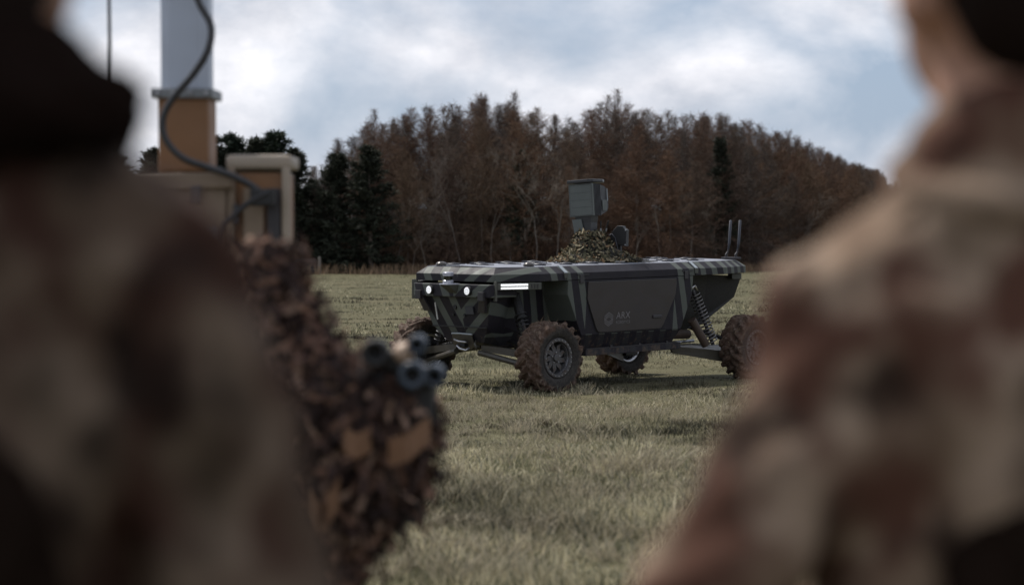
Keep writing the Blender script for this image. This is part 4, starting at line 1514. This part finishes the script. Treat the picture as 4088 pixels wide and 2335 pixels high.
path = [(760, -700), (745, -300), (765, -90), (802, 20), (850, 110), (842, 205), (785, 300), (700, 400), (662, 480), (672, 560), (735, 630), (830, 668), (930, 702), (1015, 745), (1060, 785)]
pts = []
for i, (a, b) in enumerate(path):
    x_, z_ = w7(a, b)
    pts.append((x_, CY + .06 - .02 * min(i, 5), z_))
cb = MB().tube(smooth_path(pts), .0125, 10).build('mast_cable', M['cable'], smooth=True)
tag(cb, 'thick black cable looping in an S down the grey mast to the cabinet', 'cable')
pts = [(*w7(a, b), 0) for a, b in ((1080, 770), (1040, 790), (990, 820), (940, 865), (905, 900), (890, 990))]
cb = MB().tube(smooth_path([(p[0], CY - .055, p[1]) for p in pts]), .010, 8).build('branch_cable', M['cable'], smooth=True)
tag(cb, 'short black cable hanging from the clamp across the tan side bay', 'cable')

# ------------------------------------------------------------------ netted sight on a tripod (four and a half metres off)
DY = 4.5
S4 = DY / 8000


def w4(px, py):
    return (px - 2044) * S4, 1.58 - (py - 900) * S4


gd = gz(-.35, DY)
t = NT('mud_brown_net')
sight = empty('tripod_sight', (0, DY, 0))
tag(sight, 'black binocular sight with blue-grey eyepieces on a tripod wrapped in net', 'sight')
hx, hz = w4(1600, 1470)
M['lens_blue'] = plain('blue_grey_rubber', (0.034, 0.047, 0.066), 0.35, 0, 0.2, 10)
M['skin_tan'] = plain('tan_cap_plastic', (0.46, 0.33, 0.24), 0.5, 0, 0.1, 10)
MB().box((hx - .01, .10, hz - .07), (.17, .20, .13)).build('sight_body', M['black'], sight, bevel=.02)


def eyecup(px, py, r_, mat, y0=-.06, ln=.13):
    x_, z_ = w4(px, py)
    ec = MB().lathe([(r_ * .55, y0 + .02), (r_ * .62, y0), (r_, y0), (r_ * 1.05, y0 + .02), (r_ * .85, y0 + ln * .5), (r_ * .85, y0 + ln)], 24, 'Y', (x_, 0, z_)).build('eyepiece', mat, sight, smooth=True)
    MB().lathe([(0, y0 + .03), (r_ * .56, y0 + .022)], 20, 'Y', (x_, 0, z_)).build('eye_lens', M['black'], ec)


eyecup(1502, 1405, .030, M['black'])
eyecup(1668, 1372, .021, M['lens_blue'])
eyecup(1650, 1492, .030, M['lens_blue'])
eyecup(1735, 1500, .024, M['lens_blue'], -.03)
MB().box((w4(1585, 0)[0], .02, w4(0, 1440)[1]), (.05, .07, .045)).build('bridge', M['black'], sight, bevel=.008)
x_, z_ = w4(1612, 1408)
MB().lathe([(0, -.035), (.012, -.033), (.022, -.022), (.025, -.005), (.022, .02), (.015, .04)], 20, 'Y', (x_, 0, z_)).build('focus_knob', M['skin_tan'], sight, smooth=True)
MB().lathe([(0, hz - .13), (.035, hz - .13), (.035, hz - .30), (.05, hz - .31), (.05, hz - .36), (0, hz - .36)], 16, 'Z', (hx, .10, 0)).build('pan_head', M['black'], sight)
for k in range(3):
    a = 2 * PI * k / 3 + .5
    tx_ = w4(1180, 0)[0]
    MB().tube([(tx_, .12, hz - .30), (tx_ + .30 * math.cos(a), .12 + .30 * math.sin(a), gd - .01)], [.020, .014], 10).build('tripod_leg', M['black'], sight)
MB().tube([(w4(1180, 0)[0], .12, hz - .31), (hx, .10, hz - .30)], .022, 10).build('support_arm', M['black'], sight)
mast_x0, mast_z0 = w4(1015, 1010)
MB().tube([(w4(1060, 0)[0], .16, gd), (w4(1030, 0)[0], .16, mast_z0 - .05)], .02, 10).build('net_pole', M['black'], sight)

ntop = empty('draped_net', (0, DY, 0))
tag(ntop, 'dark brown scrap camouflage net draped over the tripod sight and its pole', 'camouflage net')
BR_PAL = [(.19, .11, .078), (.11, .062, .046), (.05, .030, .025), (.26, .17, .125), (.02, .013, .012), (.07, .043, .037), (.035, .022, .02)]
# outline of the drape (left, right) by height, in picture positions at its own distance
RIGHT = [(1000, 1085), (1080, 1130), (1180, 1180), (1280, 1225), (1380, 1270), (1440, 1420), (1500, 1600), (1580, 1660), (1680, 1710), (1780, 1700), (1880, 1670), (2000, 1665), (2080, 1600), (2180, 1500), (2300, 1400), (2420, 1340), (2600, 1310)]
LEFT = [(1000, 985), (1100, 965), (1250, 970), (1400, 985), (1600, 1000), (1800, 1010), (2100, 1020), (2600, 1040)]


def drape(u, v):
    py = 1000 + v * 1600
    xr_ = np.interp(py, [a for a, b in RIGHT], [b for a, b in RIGHT])
    xl_ = np.interp(py, [a for a, b in LEFT], [b for a, b in LEFT])
    a = 2 * PI * u
    cx_, hw_ = (xr_ + xl_) / 2, (xr_ - xl_) / 2
    fold = 1 + .06 * math.sin(7 * a + py * .01) + .05 * math.sin(13 * a)
    x_ = (cx_ + hw_ * math.cos(a) * fold - 2044) * S4
    z_ = 1.58 - (py - 900) * S4
    y_ = .10 + (hw_ * S4 * .75) * math.sin(a) * fold
    return Vector((x_, y_, z_)), Vector((math.cos(a), math.sin(a), .25)).normalized()


m = MB()
m.loft([[tuple(drape(i / 40, k / 20)[0]) for i in range(40)] for k in range(21)])
M['drape_base'] = plain('dark_brown_net_cloth', (0.030, 0.019, 0.016), 0.95, 0, 0.5, 9, .5, 20)
m.build('net_backing', M['drape_base'], ntop, smooth=True)
so = link_mesh('net_scraps', net_pieces(drape, 5200, .021, BR_PAL, 9, .03), M['net'], ntop)
so['kind'] = 'stuff'
S = Strands(93)
r_ = S.r
for i in range(420):
    p, nn = drape(r_.random(), r_.random() ** .8)
    p = np.array(p + nn * .01)
    q = p + np.array([nn.x * r_.uniform(.01, .05), nn.y * .03, -r_.uniform(.03, .14)])
    S.add(p, q, r_.uniform(.003, .009), np.array(BR_PAL[r_.integers(len(BR_PAL))]) * .8)
so = link_mesh('hanging_threads', S.mesh('hanging_threads'), M['net'], ntop)
so['kind'] = 'stuff'
M['strap'] = plain('orange_tan_strap', (0.17, 0.085, 0.042), 0.7, 0, 0.25, 10)
for (xa, ya), (xb, yb), wd, yy_ in (((1390, 1735), (1490, 1740), .055, -.10), ((1560, 1790), (1720, 1700), .06, -.08), ((1320, 2000), (1370, 1930), .07, -.12), ((1265, 1960), (1330, 2040), .06, -.12)):
    a, b = w4(xa, ya), w4(xb, yb)
    xm = (a[0] + b[0]) / 2
    ps = [(a[0], yy_ - .02, a[1]), (xm, yy_ - .045, (a[1] + b[1]) / 2 - .01), (b[0], yy_ + .01, b[1])]
    m = MB()
    m.loft([[(p[0], p[1], p[2] - wd / 2), (p[0], p[1] - .006, p[2] - wd / 2), (p[0], p[1] - .006, p[2] + wd / 2), (p[0], p[1], p[2] + wd / 2)] for p in ps])
    m.build('net_strap', M['strap'], ntop)

# ------------------------------------------------------------------ the two soldiers
def mtp(name, seed, dark=1.0):
    t = NT(name)
    mp = t.n.new('ShaderNodeMapping')
    mp.inputs['Location'].default_value = (seed, seed * .7, 0)
    mp.inputs['Scale'].default_value = (1, 1, .75)
    t.l.new(t.coord(), mp.inputs['Vector'])
    v = mp.outputs['Vector']
    n1 = t.noise(8.0, 3, .5, v)
    n2 = t.noise(11.0, 3, .5, t.mix(1.0, v, (5.0, 3.0, 1.0), 'ADD'))
    n3 = t.noise(14.0, 3, .5, t.mix(1.0, v, (9.0, 1.0, 4.0), 'ADD'))
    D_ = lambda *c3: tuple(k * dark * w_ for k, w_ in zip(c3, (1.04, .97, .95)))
    c = t.ramp(n1, [(0.28, D_(.095, .064, .044)), (0.42, D_(.165, .118, .082)), (0.54, D_(.29, .225, .165)), (0.70, D_(.11, .082, .057))], 'EASE')
    c = t.mix(t.ramp(n2, [(0.47, 0.0), (0.60, 1.0)]), c, D_(.090, .045, .031))
    c = t.mix(t.ramp(n3, [(0.54, 0.0), (0.66, 0.9)]), c, D_(.024, .014, .010))
    t.bump(t.noise(60, 5), .4, .004)
    return t.set(c, 0.9, 0, 0.15)


M['mtp_a'] = mtp('camouflage_cloth_left', 1.3, .44)  # same cloth darkened: shade on the left soldier's back put into the colour
M['mtp_b'] = mtp('camouflage_cloth_right', 7.3, .90)
t = NT('weathered_skin')
M['skin'] = t.set(t.mix(t.noise(30, 4), (0.36, 0.19, 0.125), (0.44, 0.245, 0.17)), 0.5, 0, 0.35)
M['hair'] = plain('dark_hair', (0.012, 0.0068, 0.005), 0.8, 0, 0.3, 60, .5, 120, .08)
M['boot'] = plain('brown_boot_leather', (0.05, 0.03, 0.02), 0.5, 0, 0.3, 20)
M['hood'] = plain('black_brown_fleece', (0.0095, 0.0056, 0.0044), 1.0, 0, 0.3, 30, .5, 90, .02)


def blob_mesh(name, parts, voxel, k=.02, disp=0.0, dscale=.12):
    """spheres ('s', c, (rx,ry,rz)) and tapered capsules ('c', a, b, ra, rb) fused into one smooth surface (surface nets)"""
    lo, hi = np.full(3, 9.0), np.full(3, -9.0)
    for q in parts:
        if q[0] == 's': a, b = np.array(q[1]) - np.array(q[2]), np.array(q[1]) + np.array(q[2])
        else:
            r_ = max(q[3], q[4])
            a, b = np.minimum(q[1], q[2]) - r_, np.maximum(q[1], q[2]) + r_
        lo, hi = np.minimum(lo, a), np.maximum(hi, b)
    lo, hi = lo - 4 * voxel - k - disp, hi + 4 * voxel + k + disp
    n = np.ceil((hi - lo) / voxel).astype(int) + 1
    ax = [lo[i] + voxel * np.arange(n[i]) for i in range(3)]
    D = np.full(n, .25)
    mg = k + 3 * voxel + disp
    for q in parts:
        if q[0] == 's': a, b = np.array(q[1]) - np.array(q[2]), np.array(q[1]) + np.array(q[2])
        else:
            r_ = max(q[3], q[4])
            a, b = np.minimum(q[1], q[2]) - r_, np.maximum(q[1], q[2]) + r_
        i0 = np.maximum(0, np.floor((a - mg - lo) / voxel).astype(int))
        i1 = np.minimum(n, np.ceil((b + mg - lo) / voxel).astype(int) + 1)
        sl = tuple(slice(i0[j], i1[j]) for j in range(3))
        X_, Y_, Z_ = np.meshgrid(*(ax[j][sl[j]] for j in range(3)), indexing='ij')
        if q[0] == 's':
            c_, r3 = np.array(q[1]), np.array(q[2])
            k0 = np.sqrt(((X_ - c_[0]) / r3[0]) ** 2 + ((Y_ - c_[1]) / r3[1]) ** 2 + ((Z_ - c_[2]) / r3[2]) ** 2)
            k1 = np.sqrt(((X_ - c_[0]) / r3[0] ** 2) ** 2 + ((Y_ - c_[1]) / r3[1] ** 2) ** 2 + ((Z_ - c_[2]) / r3[2] ** 2) ** 2)
            d = k0 * (k0 - 1) / (k1 + 1e-6)
        else:
            A_, B_ = np.array(q[1], dtype=float), np.array(q[2], dtype=float)
            ba = B_ - A_
            t_ = np.clip(((X_ - A_[0]) * ba[0] + (Y_ - A_[1]) * ba[1] + (Z_ - A_[2]) * ba[2]) / (ba @ ba), 0, 1)
            d = np.sqrt((X_ - A_[0] - t_ * ba[0]) ** 2 + (Y_ - A_[1] - t_ * ba[1]) ** 2 + (Z_ - A_[2] - t_ * ba[2]) ** 2) - (q[3] + (q[4] - q[3]) * t_)
        o = D[sl]
        kk = min(k, .012) if (q[0] == 'c' and max(q[3], q[4]) < .02) else k
        h_ = np.clip(.5 + .5 * (o - d) / kk, 0, 1)
        D[sl] = o * (1 - h_) + d * h_ - kk * h_ * (1 - h_)
    if disp:
        X_, Y_, Z_ = np.meshgrid(*ax, indexing='ij')
        r_ = np.random.default_rng(len(parts))
        for o_ in range(7):
            v_ = r_.normal(0, 1, 3)
            v_ /= np.linalg.norm(v_)
            fq = 2 * PI / (dscale * r_.uniform(.5, 1.8))
            D += disp * .28 * np.sin(fq * (v_[0] * X_ + v_[1] * Y_ + v_[2] * Z_) + 2.0 * np.sin(4 * X_ + 7 * Z_ + o_) + r_.random() * 6)
    ins = D < 0
    nc_ = tuple(n - 1)
    acc, cnt = np.zeros((*nc_, 3)), np.zeros(nc_)
    cor = lambda a, i, j, l: a[i:i + nc_[0], j:j + nc_[1], l:l + nc_[2]]
    for axis in range(3):
        for u in (0, 1):
            for w in (0, 1):
                p0 = [0, 0, 0]
                p0[(axis + 1) % 3], p0[(axis + 2) % 3] = u, w
                p1 = list(p0)
                p1[axis] = 1
                d0, d1 = cor(D, *p0), cor(D, *p1)
                mk_ = (d0 < 0) != (d1 < 0)
                tt = np.where(mk_, d0 / np.where(mk_, d0 - d1, 1), 0)
                cnt += mk_
                for c_ in range(3):
                    acc[..., c_] += mk_ * (p0[c_] + (tt if c_ == axis else 0))
    act = cnt > 0
    idx = np.full(nc_, -1)
    idx[act] = np.arange(act.sum())
    ijk = np.argwhere(act)
    verts = lo + voxel * (ijk + acc[act] / cnt[act][:, None])
    faces = []
    for axis in range(3):
        b_, c_ = (axis + 1) % 3, (axis + 2) % 3
        s0, s1 = [slice(1, -1)] * 3, [slice(1, -1)] * 3
        s0[axis], s1[axis] = slice(0, -1), slice(1, None)
        ch = ins[tuple(s0)] != ins[tuple(s1)]
        e = np.argwhere(ch)
        e[:, b_] += 1
        e[:, c_] += 1
        fl = ins[tuple(s0)][ch]
        q = []
        for du, dw in ((1, 1), (0, 1), (0, 0), (1, 0)):
            g_ = e.copy()
            g_[:, b_] -= du
            g_[:, c_] -= dw
            q.append(idx[g_[:, 0], g_[:, 1], g_[:, 2]])
        q = np.stack(q, 1)
        q[~fl] = q[~fl][:, ::-1]
        faces.append(q)
    me = np_mesh(name, verts, np.concatenate(faces))
    me.polygons.foreach_set('use_smooth', np.ones(len(me.polygons), dtype=bool))
    return me


M['back_shade'] = plain('black_brown_back_shade', (0.012, 0.0075, 0.0055), 1.0, 0, 0.5, 18, .5, 60, .02)  # near-black colour that stands in for shade on the soldiers' backs


def soldier(x, y, rz, scale, label, cloth, shade_dx, hooded, elbow=.265, sh=.150, shz=1.390, ez=1.10):
    # built facing +Y, 1.80 m tall
    V3 = Vector
    hands = {}
    body = [('s', (0, .010, 1.695), (.078, .098, .115)), ('s', (0, .05, 1.635), (.060, .072, .070)), ('c', (0, -.012, 1.48), (0, .0, 1.62), .062, .056),
            ('s', (0, .108, 1.665), (.014, .02, .02)), ('s', (.082, -.005, 1.665), (.014, .030, .036)), ('s', (-.082, -.005, 1.665), (.014, .030, .036)),
            ('c', (0, 0, 1.0), (0, 0, 1.38), .09, .085)]
    jacket, trousers = [], []
    jacket += [('s', (0, .0, 1.25), (.180, .135, .20)), ('s', (0, .0, 1.08), (.175, .130, .20)), ('s', (0, -.01, 1.355), (sh + .005, .112, .090)),
               ('c', (-.02, -.015, 1.475), (-sh, -.01, shz), .064, .072), ('c', (.02, -.015, 1.475), (sh, -.01, shz), .064, .072),
               ('s', (0, 0, .93), (.185, .135, .10)), ('c', (0, -.02, 1.44), (0, -.012, 1.525), .092, .074)]
    for s in (-1, 1):
        S, E_, W_ = V3((s * (sh + .005), -.01, shz - .01)), V3((s * elbow, -.015, ez)), V3((s * .15, .24, 1.06))
        jacket += [('c', S, E_, .072, .062), ('c', E_, W_, .062, .045)]
        body += [('c', S, E_, .05, .042), ('c', E_, W_, .042, .030)]
        # hand folded in front, five fingers
        hd = (V3((-s * .6, .8, -.1))).normalized()
        sd = hd.cross(V3((0, 0, 1))).normalized()
        upv = V3((0, 0, 1))
        P = W_ + hd * .055
        body += [('c', W_, W_ + hd * .085, .026, .034), ('c', W_ + hd * .05 + upv * .02, W_ + hd * .09 + upv * .028, .018, .016), ('c', W_ + hd * .05 - upv * .02, W_ + hd * .09 - upv * .028, .018, .016)]
        for k, ln in enumerate((.036, .043, .040, .030)):
            b0 = W_ + hd * .095 + upv * (.030 - .020 * k)
            b1 = b0 + hd * ln
            b2 = b1 + (hd * .4 - sd * s * .9).normalized() * ln * .8
            body += [('c', b0, b1, .0092, .0085), ('c', b1, b2, .0085, .0075)]
        t0 = W_ + hd * .035 + upv * .030
        body += [('c', t0, t0 + (hd * .6 + upv * .8).normalized() * .045, .011, .010), ('c', t0 + (hd * .6 + upv * .8).normalized() * .045, t0 + (hd * .6 + upv * .8).normalized() * .045 + hd * .03, .010, .008)]
        Hh, K, A_ = V3((s * .095, 0, .92)), V3((s * .11, .015, .50)), V3((s * .12, -.01, .12))
        trousers += [('c', Hh, K, .105, .080), ('c', K, A_, .078, .062)]
        body += [('c', Hh, K, .07, .05), ('c', K, A_, .05, .04), ('c', A_, (s * .125, .10, .05), .04, .035)]
    trousers += [('s', (0, 0, .95), (.165, .125, .11))]
    body += [('s', (0, 0, .95), (.13, .10, .10))]
    bmz = blob_mesh('person', body, .0085, .016)
    p = link_mesh('person', bmz, M['skin'])
    p.location = (x, y, gz(x, y))
    p.rotation_euler = (0, 0, rz)
    p.scale = (scale,) * 3
    tag(p, label, 'person')
    jk = link_mesh('jacket', blob_mesh('jacket', jacket, .012, .03, .012, .11), cloth, p)
    link_mesh('trousers', blob_mesh('trousers', trousers, .016, .03, .012, .12), cloth, p)
    for s in (-1, 1):
        link_mesh('boot', blob_mesh('boot', [('c', (s * .12, -.015, .20), (s * .12, -.015, .06), .062, .055), ('c', (s * .12, -.03, .048), (s * .135, .15, .042), .046, .042)], .010, .02), M['boot'], p)
    hair = [('s', (0, -.018, 1.725), (.086, .096, .100)), ('s', (0, -.055, 1.665), (.068, .052, .075))]
    if hooded: hair = [('s', (0, -.012, 1.70), (.100, .100, .130)), ('s', (0, -.04, 1.62), (.082, .062, .11))]
    hr = link_mesh('hair', blob_mesh('hair', hair, .008, .02, .003, .03), M['hair'], p)
    vp = [('s', (shade_dx, -.115, .98 if not hooded else 1.02), (.160, .060, .32)), ('s', (shade_dx, -.135, .98), (.125, .060, .20))]  # added dark pad that gives the lower back its shade
    link_mesh('added_shade_pad', blob_mesh('added_shade_pad', vp, .014, .03, .010, .07), M['back_shade'], jk)
    # collar
    ring = [(.083 * math.cos(a), .078 * math.sin(a) - .012, 1.500 + .02 * math.sin(a)) for a in np.linspace(0, 2 * PI, 25)]
    MB().tube(ring, .022, 8).build('collar', cloth, jk, smooth=True)
    for s in (-1, 1):
        MB().prism([(s * .07, -.05, 1.500), (s * sh, -.05, shz + .064), (s * sh, .025, shz + .066), (s * .07, .025, 1.505)], (0, 0, .010)).build('shoulder_flap', cloth, jk, bevel=.003)
    if hooded:
        hd_ = []
        for a in np.linspace(0, 2 * PI, 26):
            hd_.append(('s', (.100 * math.cos(a), .085 * math.sin(a) - .02, 1.518 + .008 * math.cos(2 * a)), (.052, .052, .038)))
            hd_.append(('s', (.062 * math.cos(a), .055 * math.sin(a) - .02, 1.550), (.045, .045, .040)))
        link_mesh('rolled_hood', blob_mesh('rolled_hood', hd_, .010, .015, .008, .06), M['hood'], jk)
    return p


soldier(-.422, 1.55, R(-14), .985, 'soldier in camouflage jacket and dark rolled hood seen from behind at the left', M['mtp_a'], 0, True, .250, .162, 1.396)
soldier(.412, 1.70, R(12), .965, 'bare-necked dark-haired soldier in camouflage jacket seen from behind at the right', M['mtp_b'], .03, False, .270, .132, 1.380, 1.14)

# single straw tufts that stand above the sward
S = Strands(301)
r_ = S.r
spots = [(2440, 1885, .17, 90), (2475, 1870, .15, 60), (2610, 1872, .16, 80), (2645, 1860, .13, 50), (2560, 1880, .10, 40), (1835, 1680, .13, 50), (1900, 1660, .11, 40), (1770, 1650, .10, 40),
         (2160, 1690, .12, 50), (2230, 1680, .13, 60), (2080, 1700, .11, 40), (2060, 1730, .11, 40), (2420, 1670, .12, 50), (2500, 1665, .11, 45), (2560, 1650, .10, 40), (1800, 1760, .09, 40), (1880, 2110, .08, 40),
         (2130, 2110, .08, 40), (2700, 2010, .16, 14), (2760, 1960, .18, 12), (2250, 1830, .12, 24), (1960, 1840, .08, 24)]
for i in range(300):
    spots.append((r_.uniform(1250, 2950), 1560 + 780 * r_.random() ** 1.2, r_.uniform(.045, .13), int(r_.integers(16, 46))))
for px, py, hh, nb_ in spots:
    x0_, y0_ = gpt(px, py)
    p = np.stack([x0_ + r_.normal(0, .035 + hh * .25, nb_), y0_ + r_.normal(0, .04, nb_), np.zeros(nb_)], 1)
    p[:, 2] = ground_z(p[:, 0], p[:, 1])
    d = np.stack([(p[:, 0] - x0_) * 5 + r_.normal(0, .28, nb_), (p[:, 1] - y0_) * 4 + r_.normal(0, .28, nb_), np.ones(nb_)], 1)
    L = hh * r_.uniform(.45, 1.15, (nb_, 1))
    mid = p + d * L * .55
    d2 = d + np.stack([r_.normal(0, .35, nb_), r_.normal(0, .35, nb_), -.35 * np.ones(nb_)], 1)
    cc = np.array([.36, .315, .225]) * r_.uniform(.55, 1.25, (nb_, 1))
    S.add(p, mid, .0034, cc)
    S.add(mid, mid + d2 * L * .45, .0024, cc)
tf = link_mesh('straw_tufts', S.mesh('straw_tufts'), M['grass'])
tag(tf, 'pale straw-coloured grass tufts standing above the short sward', 'dry grass', None, 'stuff')
